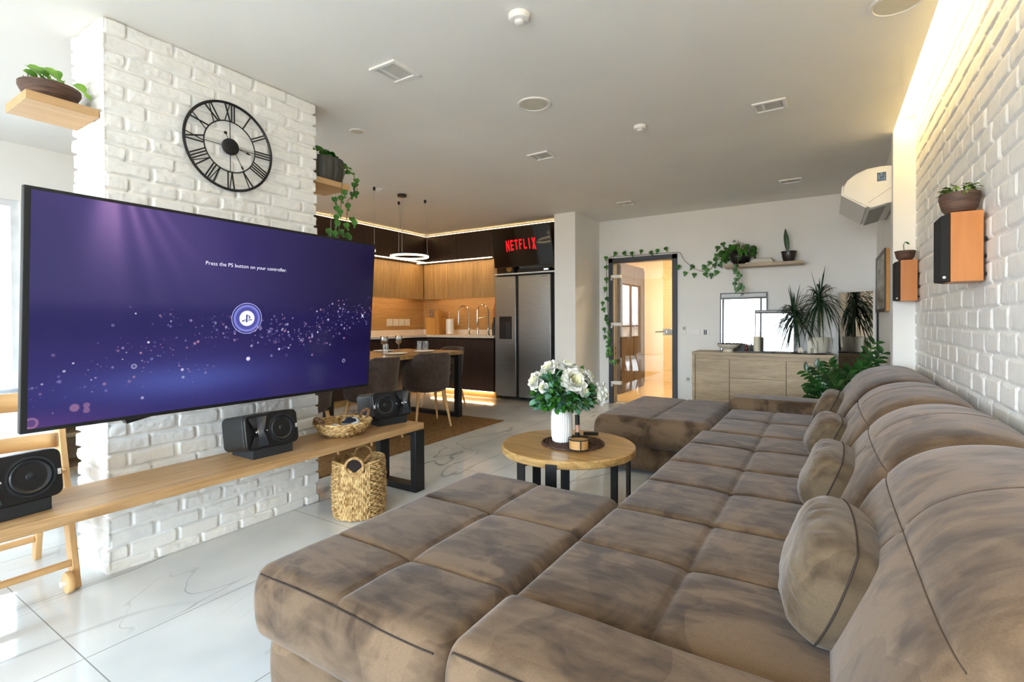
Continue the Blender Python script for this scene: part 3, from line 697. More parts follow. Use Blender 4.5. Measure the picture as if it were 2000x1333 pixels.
obj('tray', MB().box(-4.14, -4.045, fyf-0.008, fyf-0.003, 0.95, 1.18), mat('dispenser_recess', '34363A', 0.25), fdoor, bevel=0.002)
vs, fs = text_mb('SAMSUNG', 0.022, lambda a, b: (-3.47+a, fyf-0.0015, 1.85+b))
raw('logo', vs, fs, M['blackmetal'], t)
for x in (fx0+0.06, fx1-0.02, gx):
    obj('foot', MB().cyl((x, fyf+0.12, 0), 0.02, 0.055, 12), M['blackplastic'], t)
o = obj('wall_shelf', MB().box(-4.33, -3.165, 6.34, KY-0.002, 1.905, 1.925), M['whiteplastic'], bevel=0.002); tag(o, 'white shelf board directly above the refrigerator', 'shelf')
# small tv
t = thing('television', 'small black television showing a red logo above the refrigerator', 'television', (-3.75, 6.1, 1.99))
TLt, TRt, TLb, TRb = [Vector(p) for p in ((-4.215, 6.09, 2.545), (-3.243, 6.09, 2.562), (-4.225, 6.20, 1.995), (-3.215, 6.20, 1.995))]
nrm = (TRb-TLb).cross(TLt-TLb).normalized()     # towards the room (-y)
if nrm.y > 0: nrm = -nrm
def quad_slab(a, b, c, d, n, t0, t1):
    return MB().hexa([p+n*t0 for p in (a, b, c, d)], [p+n*t1 for p in (a, b, c, d)])
obj('bezel', quad_slab(TLb, TRb, TRt, TLt, nrm, -0.035, 0.0), M['blackplastic'], t, bevel=0.003)
def tvp(u, v, off=0.001):
    return TLb.lerp(TRb, u).lerp(TLt.lerp(TRt, u), v)+nrm*off
scr = MB().add([tvp(0.012, 0.02), tvp(0.988, 0.02), tvp(0.988, 0.98), tvp(0.012, 0.98)], [(0, 1, 2, 3)])
obj('screen', scr, mat('small_tv_screen', '0B0D10', 0.06), t)
# red word: condensed block letters on a gentle arc
let = MB()
L0, L1 = 0.24, 0.755; n = 7; wl2 = (L1-L0)/n
def put(quads, k):
    for q in quads:
        pts = []
        for (a, b) in q:
            u = L0+wl2*(k+0.06+a*0.80); c = (u-(L0+L1)/2)/((L1-L0)/2)
            lo_ = 0.395+0.045*(1-c*c); hi = 0.69
            pts.append(tvp(u, lo_+(hi-lo_)*b, 0.003))
        let.add(pts, [tuple(range(len(pts)))])
I_ = lambda a, w=0.3: [(a, 0), (a+w, 0), (a+w, 1), (a, 1)]
put([I_(0, .27), I_(.73, .27), [(0, 1), (.27, 1), (1, 0), (.73, 0)]], 0)
put([I_(.08, .28), [(.36, .82), (.95, .82), (.95, 1), (.36, 1)], [(.36, .42), (.85, .42), (.85, .59), (.36, .59)], [(.36, 0), (.95, 0), (.95, .18), (.36, .18)]], 1)
put([I_(.36, .28), [(.02, .82), (.36, .82), (.36, 1), (.02, 1)], [(.64, .82), (.98, .82), (.98, 1), (.64, 1)]], 2)
put([I_(.12, .28), [(.4, .82), (.95, .82), (.95, 1), (.4, 1)], [(.4, .42), (.85, .42), (.85, .6), (.4, .6)]], 3)
put([I_(.12, .28), [(.4, 0), (.95, 0), (.95, .18), (.4, .18)]], 4)
put([I_(.34, .30)], 5)
put([[(-.05, 1), (.3, 1), (1.05, 0), (.7, 0)], [(.7, 1), (1.05, 1), (.3, 0), (-.05, 0)]], 6)
obj('logo', let, glow('red_letters', (0.85, 0.012, 0.016), 0.38), t, smooth=False)
obj('bracket', MB().beam((-3.73, 6.19, 2.25), (-3.73, 6.36, 2.25), 0.12, 0.12), M['blackmetal'], t)
def minispk(x, label):
    t = thing('shelf_speaker', label, 'speaker', (x, 6.5, 1.925))
    obj('cabinet', MB().box(x-0.075, x+0.075, 6.42, 6.58, 1.925, 2.13), M['satinblack'], t, bevel=0.004)
    obj('cone', MB().lathe([(0.004, -0.006), (0.02, -0.002), (0.048, -0.016), (0.052, 0)], (x, 6.418, 2.0), 24, 'y', capt=False), mat('yellow_cone', 'B9873C', 0.5), t)
minispk(-4.10, 'small black speaker with yellow cone at the left end above the refrigerator')
minispk(-3.24, 'small black speaker with yellow cone against the white pillar')
t = thing('set_top_box', 'flat black media box under the small television', 'set top box', (-3.7, 6.5, 1.925))
obj('case', MB().box(-3.95, -3.40, 6.41, 6.62, 1.925, 1.985), M['blackplastic'], t, bevel=0.003)
obj('display', MB().box(-3.50, -3.43, 6.406, 6.409, 1.95, 1.97), glow('box_led', (0.8, 0.9, 1.0), 0.5), t)

# ==================================================================  DINING AREA
o = obj('rug', MB().box(-5.2, -3.295, 2.35, 5.01, 0, 0.010), M['jute']); tag(o, 'flat brown woven jute rug under the dining table', 'rug')
rm = bpy.data.materials['jute_rug']; nn = rm.node_tree.nodes; ll = rm.node_tree.links
wv = nn.new('ShaderNodeTexWave'); wv.inputs['Scale'].default_value = 22; wv.bands_direction = 'Y'
ll.new([x for x in nn if x.type == 'TEX_COORD'][0].outputs['Object'], wv.inputs[0])
bpn = nn.new('ShaderNodeBump'); bpn.inputs['Strength'].default_value = 0.8; bpn.inputs['Distance'].default_value = 0.01
ll.new(wv.outputs['Fac'], bpn.inputs['Height']); ll.new(bpn.outputs[0], nn['Principled BSDF'].inputs['Normal'])
t = thing('dining_table', 'oak dining table with black steel frame legs behind the television', 'table', (-4.35, 4.1, 0))
obj('tabletop', MB().box(-4.85, -3.865, 2.9, 4.965, 0.79, 0.835), M['oak_t'], t, bevel=0.004)
for y in (4.91, 2.99):
    lg = MB()
    for x in (-3.91, -4.80): lg.box(x-0.035, x+0.035, y-0.035, y+0.035, 0.01, 0.79)
    lg.box(-4.765, -3.945, y-0.035, y+0.035, 0.01, 0.06); lg.box(-4.765, -3.945, y-0.035, y+0.035, 0.745, 0.79)
    obj('leg', lg, M['blackmetal'], t, bevel=0.002)

def dining_chair(name_label, loc, rot):
    t = thing('dining_chair', name_label, 'chair', loc, rot, 'brown shell chairs round the dining table')
    # local: faces +x, seat centre at origin
    def shell(u, v):
        # u along back wrap angle, v height
        a = (u-0.5)*2*1.95; top = 0.41-0.20*max(0, abs(a)-0.75)/1.2
        r = 0.245; hgt = v*top
        flare = 1+0.10*v+0.06*v*v
        return (-r*math.cos(a)*flare*(1.0 if abs(a) < 1.57 else 1.25)-0.03*v*(1 if abs(a) < 1.2 else 0.3), 0.255*math.sin(a)*(1+0.04*v) if abs(a) < 1.57 else 0.255*math.copysign(1, a)*(1+0.04*v), 0.43+hgt)
    m = MB().grid(shell, [i/28 for i in range(29)], [j/9 for j in range(10)])
    b = obj('backrest', m, M['chairfab'], t, local=True, angle=60)
    sd = b.modifiers.new('solidify', 'SOLIDIFY'); sd.thickness = 0.038; sd.offset = -1
    bv = b.modifiers.new('bevel', 'BEVEL'); bv.width = 0.012; bv.segments = 3
    seat = MB(); prof = [(0.001, 0.39), (0.19, 0.39), (0.235, 0.415), (0.245, 0.45), (0.235, 0.485), (0.19, 0.5), (0.001, 0.503)]
    seat.lathe(prof, (0.02, 0, 0), 32)
    obj('seat', seat, M['chairfab'], t, local=True, angle=60)
    for sx in (-1, 1):
        for sy in (-1, 1):
            lg = MB().tube([(0.15*sx, 0.15*sy, 0.40), (0.235*sx, 0.205*sy, 0.0)], [0.018, 0.011], 10)
            obj('leg', lg, M['beech'], t, local=True)
    return t
ch = dining_chair('brown shell chair on the rug directly behind the front speaker of the bench', (-3.93, 4.36, 0.010), PI-math.atan2(0.5, 0.87))
dup(ch, (-3.93, 3.52, 0.010), PI, 'brown shell chair partly hidden by the right edge of the big television')
dup(ch, (-4.50, 5.33, 0), -PI/2, 'brown shell chair at the head of the dining table by the kitchen')
dup(ch, (-3.93, 2.72, 0.010), PI+0.1, 'brown shell chair visible below the television beside the brick column')
# things on the table
def wineglass(x, y, label, s=1.0):
    t = thing('wine_glass', label, 'glass', (x, y, 0.835), 0, 'wine glasses on the dining table')
    p = [(0.036, 0), (0.034, 0.003), (0.005, 0.006), (0.004, 0.085), (0.012, 0.092), (0.040, 0.125), (0.047, 0.155), (0.040, 0.20), (0.038, 0.20), (0.045, 0.155), (0.038, 0.127), (0.010, 0.096)]
    obj('bowl', MB().lathe([(a*s, b*s) for a, b in p[5:]], (x, y, 0.835), 24, capb=False, capt=False), M['drink'], t)
    obj('stem', MB().lathe([(a*s, b*s) for a, b in p[:6]], (x, y, 0.835), 24, capt=False), M['drink'], t)
wineglass(-4.30, 4.05, 'wine glass left of the other on the dining table')
wineglass(-4.42, 4.40, 'wine glass right of the other on the dining table')
for (x, y, lab) in ((-4.38, 4.72, 'short clear tumbler nearer the kitchen corner on the dining table'), (-4.24, 4.68, 'short clear tumbler nearer the chairs on the dining table'), (-4.12, 3.9, 'short clear tumbler in front of the wine glasses')):
    o = obj('tumbler', MB().lathe([(0.001, 0.004), (0.036, 0.0), (0.04, 0.12), (0.037, 0.12), (0.033, 0.012), (0.001, 0.012)], (x, y, 0.835), 24, capb=False, capt=False), M['drink']); tag(o, lab, 'glass', 'tumblers on the dining table')
for (x, y, lab) in ((-4.10, 4.50, 'white plate at the place nearest the head of the table'), (-4.08, 4.02, 'white plate beside the tumbler near the television edge'), (-4.62, 4.35, 'white plate on the far side of the dining table')):
    o = obj('plate', MB().lathe([(0.001, 0), (0.08, 0), (0.13, 0.014), (0.128, 0.017), (0.08, 0.005), (0.001, 0.005)], (x, y, 0.835), 36, capb=False, capt=False), M['ceramic']); tag(o, lab, 'plate', 'plates on the dining table')

# ring pendants
def ring_pendant(cx, cy, cz, r, mounts, canopy, label):
    t = thing('ring_pendant', label, 'pendant lamp', (cx, cy, cz), 0)
    N = 64
    m = MB().tube([(cx+r*math.cos(2*PI*k/N), cy+r*math.sin(2*PI*k/N), cz) for k in range(N)], 0.0115, 8, closed=True)
    obj('light_ring', m, M['ring'], t)
    obj('housing', MB().lathe([(r-0.013, 0.010), (r+0.013, 0.010), (r+0.013, 0.022), (r-0.013, 0.022), (r-0.013, 0.010)], (cx, cy, cz), 64, capb=False, capt=False), M['blackmetal'], t)
    for (x, y) in mounts:
        obj('mount', MB().cyl((x, y, CEIL-0.035), 0.014, 0.035, 14), M['blackmetal'], t)
        a = math.atan2(y-cy, x-cx)
        obj('wire', MB().tube([(x, y, CEIL-0.03), (cx+r*math.cos(a), cy+r*math.sin(a), cz+0.02)], 0.0022, 6), M['greyplastic'], t)
    x, y = canopy
    obj('canopy', MB().cyl((x, y, CEIL-0.025), 0.052, 0.025, 28), M['blackmetal'], t)
    a = math.atan2(y-cy, x-cx)
    obj('cable', MB().tube([(x, y, CEIL-0.02), (cx+r*math.cos(a), cy+r*math.sin(a), cz+0.02)], 0.0025, 6), M['greyplastic'], t)
ring_pendant(-4.20, 4.37, 1.974, 0.215, [(-4.402, 4.402), (-4.085, 4.52)], (-4.125, 4.175), 'glowing ring pendant lamp over the far end of the dining table')
ring_pendant(-4.33, 3.60, 1.974, 0.255, [(-4.147, 3.78), (-4.55, 3.55)], (-4.25, 3.36), 'glowing ring pendant lamp mostly hidden behind the big television')
# ==================================================================  SOFA
def rbox(x0, x1, y0, y1, z0, z1, r, res):
    def ax(a, b):
        n = max(3, int((b-a)/res)); return np.linspace(a, b, n+1)
    xs, ys, zs = ax(x0, x1), ax(y0, y1), ax(z0, max(z1, z0+res*3))
    V = []; F = []; base = 0
    for (A, B, fixed, order) in ((xs, ys, z1, 'xyz'), (xs, ys, z0, 'xyz'), (xs, zs, y0, 'xzy'), (xs, zs, y1, 'xzy'), (ys, zs, x0, 'yzx'), (ys, zs, x1, 'yzx')):
        a, b = np.meshgrid(A, B, indexing='ij'); c = np.full_like(a, fixed)
        d = dict(zip(order, (a, b, c)))
        V.append(np.stack([d['x'], d['y'], d['z']], -1).reshape(-1, 3)); F.append(gridfaces(len(A), len(B))+base); base += a.size
    V = np.concatenate(V); F = np.concatenate(F)
    key = np.round(V*1e5).astype(np.int64); _, idx, inv = np.unique(key, axis=0, return_index=True, return_inverse=True)
    V = V[idx]; F = inv.reshape(-1)[F]
    lo = np.array([x0+r, y0+r, z0+r]); hi = np.array([x1-r, y1-r, z1-r])
    # redistribute so that corners are evenly rounded
    c = np.clip(V, lo, hi); d = V-c; L = np.linalg.norm(d, axis=1, keepdims=True); L[L == 0] = 1
    m = np.max(np.abs(d), axis=1, keepdims=True)
    V2 = c+d/L*np.minimum(m, r)
    nrm = d/L
    return V2, F, nrm
def cushion(name, parent, x0, x1, y0, y1, z0, z1, r, res, puff=0.02, sx=(), sy=(), mat_=None, groove=0.010, seed=0, side=0.012, wr=0.006, edges=True):
    V, F, N = rbox(x0, x1, y0, y1, z0, z1, r, res)
    X, Y, Z = V[:, 0].copy(), V[:, 1].copy(), V[:, 2].copy()
    topw = sstep(z1-r*1.6, z1-r*0.2, Z)
    bx = sorted([x0, x1]+list(sx)); by = sorted([y0, y1]+list(sy))
    def dist(P, b):
        return np.min(np.abs(P[:, None]-np.array(b)[None, :]), axis=1)
    dx, dy = dist(X, bx), dist(Y, by)
    bul = puff*0.36*(1-np.exp(-dx/0.05))*(1-np.exp(-dy/0.05))
    dsx = dist(X, list(sx)) if len(sx) else np.full_like(X, 9); dsy = dist(Y, list(sy)) if len(sy) else np.full_like(X, 9)
    g = np.exp(-(dsx/0.007)**2)+np.exp(-(dsy/0.007)**2)+0.8*np.exp(-(dsx**2+dsy**2)/0.0035)
    wrk = (fbm(X*4+seed, Y*4, seed, 2)-0.45)*wr*1.3 + (fbm(X*15+seed, Y*9, seed+5, 2)-0.4)*wr*0.22
    V[:, 2] += topw*(bul-g*groove+wrk)
    # sides
    sd = (1-topw)*sstep(z0, z0+0.3*(z1-z0), Z)*side*np.sin(np.clip((Z-z0)/(z1-z0), 0, 1)*PI)
    hn = N.copy(); hn[:, 2] = 0
    V[:, :2] += hn[:, :2]*(sd+(1-topw)*(fbm((X+Y)*6, Z*6, seed+9, 3)-0.45)*0.012)[:, None]
    return raw(name, V, F, mat_ or M['suede'], parent, angle=80)
sofa = thing('sofa', 'large brown suede U-shaped sectional sofa along the white brick wall', 'sofa', (-0.3, 2.9, 0))
# bases
def base(x0, x1, y0, y1, z1=0.235):
    cushion('base', sofa, x0, x1, y0, y1, 0.025, z1, 0.03, 0.03, puff=0, side=0.006, wr=0)
base(-1.47, 0.50, 0.895, 2.02); base(-0.70, 0.50, 2.03, 3.80); base(-1.55, 0.50, 3.81, 4.92)
base_f = MB()
for x, y in ((-1.4, 0.97), (-1.4, 1.95), (-0.6, 2.6), (-1.48, 3.9), (-1.48, 4.85), (0.4, 0.97), (0.4, 4.85), (-0.6, 3.3)):
    obj('foot', MB().cyl((x, y, 0), 0.025, 0.03, 12), M['blackplastic'], sofa)
cushion('footrest', sofa, -1.505, -0.742, 0.870, 2.035, 0.22, 0.448, 0.042, 0.009, puff=0.022, sx=(-1.13,), sy=(1.17, 1.62), seed=1)
cushion('armrest', sofa, -0.738, 0.10, 0.865, 1.145, 0.24, 0.478, 0.045, 0.010, puff=0.012, seed=2)
for k, (a, b, mid) in enumerate(((1.15, 1.945, 1.575), (1.95, 2.745, 2.36), (2.75, 3.595, 3.2))):
    cushion('seat_cushion', sofa, -0.738, 0.14, a, b, 0.24, 0.445, 0.026, 0.010, puff=0.022, sx=(-0.36,), sy=(mid,), seed=3+k)
cushion('seat_cushion', sofa, -0.70, 0.14, 3.60, 4.60, 0.24, 0.445, 0.03, 0.014, puff=0.018, sx=(-0.36,), sy=(4.1,), seed=8)
cushion('footrest', sofa, -1.60, -0.71, 3.73, 4.95, 0.22, 0.45, 0.075, 0.014, puff=0.018, sx=(-1.13,), seed=9)
cushion('armrest', sofa, -0.72, 0.10, 4.62, 4.95, 0.24, 0.535, 0.05, 0.014, puff=0.010, seed=10)
# edge piping
pts = [(x, 0.8735+0.02*max(0, abs(x+1.123)-0.31)**1.0, 0.430+0.004*math.sin(x*9)) for x in np.linspace(-1.472, -0.775, 18)]
obj('piping', MB().tube(pts, 0.0022, 6), M['pipedark'], sofa, smooth=True)
pts = [(-0.733, 0.885, 0.30), (-0.735, 0.885, 0.42), (-0.715, 0.873, 0.452)]+[(x, 0.866, 0.458) for x in np.linspace(-0.69, 0.05, 14)]
obj('piping', MB().tube(pts, 0.0022, 6), M['pipedark'], sofa)
# backrest sections: profile swept along the wall, crowned towards the middle of each section
prof = np.array([(0.00, 0.26), (0.012, 0.36), (0.035, 0.47), (0.07, 0.56), (0.11, 0.645), (0.155, 0.72), (0.205, 0.775), (0.265, 0.812), (0.33, 0.832), (0.40, 0.84), (0.465, 0.835), (0.52, 0.81), (0.545, 0.76), (0.548, 0.62), (0.548, 0.40), (0.548, 0.26)])
def resample(p, n):
    s = np.concatenate([[0], np.cumsum(np.linalg.norm(np.diff(p, axis=0), axis=1))]); t = np.linspace(0, s[-1], n)
    return np.stack([np.interp(t, s, p[:, 0]), np.interp(t, s, p[:, 1])], 1), t/s[-1]
def backsec(y0, y1, seed, seamy=None, res=0.011):
    p, t = resample(prof, 120)
    # smooth
    for _ in range(6): p[1:-1] = (p[:-2]+2*p[1:-1]+p[2:])/4
    tg = np.gradient(p, axis=0); tg /= np.linalg.norm(tg, axis=1, keepdims=True)
    nr = np.stack([-tg[:, 1], tg[:, 0]], 1)
    if nr[len(nr)//2-20][1] < 0: nr = -nr
    ys = np.linspace(y0+0.002, y1-0.002, max(8, int((y1-y0)/res)))
    T, Yg = np.meshgrid(t, ys, indexing='ij')
    e = np.minimum(Yg-y0, y1-Yg)
    crown = 0.028*(1-np.exp(-e/0.10))-0.045*np.exp(-(e/0.018))
    mid = 0.335
    seam = np.exp(-((T-mid)/0.0045)**2)*0.006 + np.exp(-((T-mid)/0.03)**2)*0.003
    if seamy is not None:
        seam = seam+np.exp(-((Yg-seamy)/0.005)**2)*0.0035*sstep(0.62, 0.5, T)
    fold = (fbm(Yg*3+seed, T*6, seed, 2)-0.45)*0.010*sstep(0.75, 0.6, T)+(fbm(Yg*10+seed, T*10, seed+4, 2)-0.45)*0.005
    d = crown-seam+fold*(1-np.exp(-e/0.05))
    d = d*sstep(0.80, 0.66, T) - 0.0*T
    X = p[:, 0][:, None]+nr[:, 0][:, None]*d; Zz = p[:, 1][:, None]+nr[:, 1][:, None]*d
    X = np.minimum(X, 0.549)
    V = np.stack([X, Yg, Zz], -1).reshape(-1, 3); F = gridfaces(len(t), len(ys)).tolist()
    S3 = np.stack([X, Yg, Zz], -1); it = int(np.argmin(abs(t-mid)))
    if seamy is not None:
        up = np.stack([nr[:, 0], 0*t, nr[:, 1]], -1)
        line = [tuple(S3[it, j]+up[it]*0.0008) for j in range(3, len(ys)-3, 2)]
        obj('seam', MB().tube(line, 0.0016, 5), M['seamline'], sofa)
        jy = int(np.argmin(abs(ys-seamy)))
        obj('seam', MB().tube([tuple(S3[i, jy]+up[i]*0.0006) for i in range(18, int(0.60*len(t)), 2)], 0.0014, 5), M['seamline'], sofa)
    n = len(ys)
    F.append([i*n for i in range(len(t))]); F.append([i*n+n-1 for i in reversed(range(len(t)))])
    return raw('back_cushion', V, F, M['suede'], sofa, angle=60)
backsec(0.87, 1.95, 21, 1.40); backsec(1.955, 2.75, 22, 2.35); backsec(2.755, 3.60, 23, 3.2); backsec(3.605, 4.75, 24, None)

# loose pillows on the seat
def pillow(cx, cy, cz, L, Hh, T, rx, ry, rz, label, seed):
    t = thing('cushion', label, 'cushion', (cx, cy, cz), 0, 'small suede cushions leaning on the sofa back')
    n = 61; s = np.linspace(-1, 1, n); U, Vv = np.meshgrid(s, s, indexing='ij')
    # square to rounded shape
    e = 0.32
    X = U*np.sqrt(1-e*Vv**2/1.0*0.9)*L/2; Y = Vv*np.sqrt(1-e*U**2*0.9)*Hh/2
    th = T/2*((1-U**4)*(1-Vv**4)).clip(0)**0.42
    ang = np.arctan2(Vv, U); rad = np.maximum(abs(U), abs(Vv))
    crease = (fbm(ang*6+seed, rad*2, seed, 3)-0.45)*0.028*sstep(0.45, 0.95, rad)*sstep(1.0, 0.9, rad)
    lump = (fbm(U*2+seed, Vv*2, seed+3, 3)-0.45)*0.035
    R = Matrix.Rotation(rz, 3, 'Z') @ Matrix.Rotation(ry, 3, 'Y') @ Matrix.Rotation(rx, 3, 'X')
    Rn = np.array(R)
    Vt = []; Ff = []
    for sg in (1, -1):
        Zz = sg*(th*(1+lump*4)+crease*(th > 0.002))
        Vt.append(np.stack([Y, X, Zz], -1).reshape(-1, 3))     # long side along local y
        Ff.append(gridfaces(n, n)+(0 if sg == 1 else n*n))
    V = np.concatenate(Vt) @ Rn.T
    raw('cover', V, np.concatenate(Ff), M['suedep'], t, local=True, angle=80)
    rim = [(Y[i, 0], X[i, 0]) for i in range(n)]+[(Y[-1, j], X[-1, j]) for j in range(1, n)]+[(Y[i, -1], X[i, -1]) for i in range(n-2, -1, -1)]+[(Y[0, j], X[0, j]) for j in range(n-2, 0, -1)]
    pts = [Vector(Rn @ np.array((a*1.004, b*1.004, 0))) for a, b in rim]
    obj('seam', MB().tube(pts, 0.0024, 6, closed=True), M['pipedark'], t, local=True)
pillow(0.005, 1.50, 0.578, 0.46, 0.28, 0.19, 0.0, -1.22, 0.05, 'nearest small brown suede cushion on the sofa, in front', 1)
pillow(0.005, 2.40, 0.565, 0.45, 0.26, 0.18, 0.04, -1.18, -0.05, 'small suede cushion second from the camera on the sofa', 2)
pillow(0.0, 3.24, 0.560, 0.42, 0.26, 0.18, -0.08, -1.10, 0.15, 'small suede cushion third from the camera on the sofa', 3)
pillow(0.015, 4.18, 0.570, 0.40, 0.27, 0.17, 0.05, -1.15, -0.1, 'farthest small suede cushion beside the leafy floor plant', 4)

# ==================================================================  COFFEE TABLE
tcx, tcy, tr_ = -1.345, 2.76, 0.405
t = thing('coffee_table', 'round oak coffee table on black flat steel legs', 'table', (tcx, tcy, 0))
obj('tabletop', MB().lathe([(0.001, 0.405), (tr_-0.006, 0.405), (tr_, 0.411), (tr_, 0.444), (tr_-0.006, 0.45), (0.001, 0.45)], (tcx, tcy, 0), 72), M['oak_t'], t)
for da, R1, top in ((283, tr_+0.008, 0.43), (252, tr_-0.02, 0.405), (119, tr_-0.02, 0.405), (150, tr_-0.02, 0.405), (64, tr_-0.02, 0.405), (38, tr_-0.02, 0.405)):
    a = math.radians(da); ca, sa = math.cos(a), math.sin(a)
    w = 0.031; tx, ty = -sa*w, ca*w
    o1 = [(tcx+ca*R1+tx*s, tcy+sa*R1+ty*s) for s in (-1, 1)]; i1 = [(tcx+ca*(R1-0.010)+tx*s, tcy+sa*(R1-0.010)+ty*s) for s in (-1, 1)]
    q = [i1[0], o1[0], o1[1], i1[1]]
    obj('leg', MB().hexa([(x, y, 0.0) for x, y in q], [(x, y, top) for x, y in q]), M['blackmetal'], t, bevel=0.0015)
for k, (a1_, a2_) in enumerate(((283, 119), (252, 64), (150, 38))):
    p = [(tcx+0.37*math.cos(math.radians(v)), tcy+0.37*math.sin(math.radians(v)), 0.396-k*0.007) for v in (a1_, a2_)]
    obj('crossbar', MB().beam(p[0], p[1], 0.05, 0.006), M['blackmetal'], t)
# woven mat
m = MB()
for k in range(9):
    R = 0.018+k*0.0205; N = 60
    m.tube([(-1.315+(R+0.0035*math.sin(j*2.9+k))*math.cos(2*PI*j/N), 2.765+(R+0.0035*math.sin(j*2.9+k))*math.sin(2*PI*j/N), 0.457+0.002*math.sin(j*4.1+k)) for j in range(N)], 0.0085, 6, closed=True)
m.cyl((-1.315, 2.765, 0.4503), 0.175, 0.004)
o = obj('placemat', m, M['darkwicker']); tag(o, 'round dark brown woven placemat on the coffee table', 'placemat')
# ribbed vase
vx, vy, vz = -1.375, 2.735, 0.463
vase = thing('vase', 'white ribbed ceramic vase with flowers on the coffee table', 'vase', (vx, vy, vz))
vprof = [(0.001, 0.002), (0.045, 0.0), (0.055, 0.008), (0.062, 0.04), (0.0635, 0.09), (0.0635, 0.15), (0.060, 0.19), (0.050, 0.212), (0.046, 0.222), (0.043, 0.222), (0.046, 0.20), (0.05, 0.05), (0.001, 0.03)]
obj('body', MB().lathe(vprof, (vx, vy, vz), 112, capb=False, capt=False, fn=lambda r, h, a: r+(0.0012*math.sin(a*28) if r > 0.05 and h < 0.205 else 0)), M['ceramic'], vase)
rnd = random.Random(5)
def leafm(mb, p, d, up, L, W, kind='heart', curl=0.25, n=6):
    """one leaf: blade from p along d, lying in the plane of d and side"""
    d = Vector(d).normalized(); s = d.cross(Vector(up))
    if s.length < 1e-3: s = d.orthogonal()
    s.normalize(); u = s.cross(d).normalized(); p = Vector(p)
    base = len(mb.v)
    for i in range(n+1):
        tt = i/n
        if kind == 'heart': w = W*(math.sin(min(1, tt*1.25+0.14)*PI)**0.6 if tt < 0.75 else (1-tt)*2.9*0.95)*0.5
        elif kind == 'oval': w = W*0.5*math.sin(max(0.03, min(0.985, tt))*PI)**0.7
        elif kind == 'strap': w = W*0.5*min(1, 4*(1-tt))*min(1, 0.55+tt*3)
        elif kind == 'round': w = W*0.5*math.sqrt(max(0.002, 1-(2*tt-1)**2))
        w = max(w, 0.0004)
        c = p+d*(L*tt)-u*(curl*L*tt*tt)
        mb.v.append(tuple(c-s*w+u*w*0.35)); mb.v.append(tuple(c)); mb.v.append(tuple(c+s*w+u*w*0.35))
    for i in range(n):
        a = base+i*3
        mb.f.append((a, a+1, a+4, a+3)); mb.f.append((a+1, a+2, a+5, a+4)); mb.mi += [mb.cur]*2
def peony(parent, c, R, seed, nm='flower', face=(0, -1, 0.5), core='petaly'):
    r = random.Random(seed); m = MB(); f = Vector(face).normalized(); a1 = f.orthogonal().normalized(); a2 = f.cross(a1); c = Vector(c)
    for ring, (cnt, op, ln) in enumerate(((5, 0.25, 0.55), (7, 0.5, 0.72), (9, 0.85, 0.88), (10, 1.25, 1.0), (8, 1.65, 1.0))):
        m.cur = 1 if ring < 2 else 0
        for k in range(cnt):
            az = 2*PI*k/cnt+ring*0.4+r.uniform(-.25, .25); o_ = op+r.uniform(-.12, .12)
            rad = a1*math.cos(az)+a2*math.sin(az); side = f.cross(rad)
            b0 = len(m.v); nn = 5; L = R*ln*r.uniform(.9, 1.08); W = R*0.62*r.uniform(.9, 1.1)
            for i in range(nn+1):
                tt = i/nn; th = o_*min(1, 0.35+tt*0.9)
                ctr = c+f*(-R*0.35)+(rad*math.sin(th)+f*math.cos(th))*L*tt
                w = W*math.sin(min(1, 0.12+tt*0.80)*PI)**0.5*(0.5+0.5*tt) if tt < 0.999 else W*0.55
                for j in (-1, -0.5, 0, 0.5, 1):
                    cup = (j*j)*0.35*W*(math.cos(th)*rad*-1+math.sin(th)*f)
                    m.v.append(tuple(ctr+side*w*j+cup+f*(0.05*R*math.sin(j*9+k)*tt)))
            for i in range(nn):
                for j in range(4):
                    q = b0+i*5+j; m.f.append((q, q+1, q+6, q+5)); m.mi.append(m.cur)
    return obj(nm, m, [M['petal'], M[core]], parent, angle=90)
fc = Vector((vx+0.005, vy, vz+0.30))
# camera-facing side of the bouquet is towards (+x,-y)
vr = Vector((0.845, 0.535, 0)); vf = Vector((0.535, -0.845, 0)); vu = Vector((0, 0, 1))
def bq(a, b, d): return fc+vr*a+vu*b+vf*d
flowers = [(-0.165, 0.075, 0.02, 0.068), (-0.085, 0.155, 0.0, 0.062), (0.035, 0.165, -0.03, 0.062), (0.06, 0.085, 0.11, 0.082), (0.16, 0.105, 0.0, 0.055), (0.245, 0.0, 0.03, 0.070), (0.12, 0.02, 0.11, 0.035), (-0.125, 0.045, 0.10, 0.034), (0.075, -0.105, 0.07, 0.02), (0.11, 0.12, 0.03, 0.04)]
for k, (a, b, d, R) in enumerate(flowers):
    c = bq(a, b, d); out = (vr*a*2.2+vu*(b*0.9+0.08)+vf*(d*1.5+0.09))
    peony(vase, c, R, 40+k, 'flower', out)
sm = MB()
for k, (a, b, d, R) in enumerate(flowers):
    c = bq(a, b, d); sm.tube([(vx, vy, vz+0.12), Vector((vx, vy, vz+0.21)).lerp(c, 0.25)+Vector((0, 0, 0.02)), c-Vector((0, 0, R*0.4))], 0.003, 5)
lv = MB(); lv2 = MB()
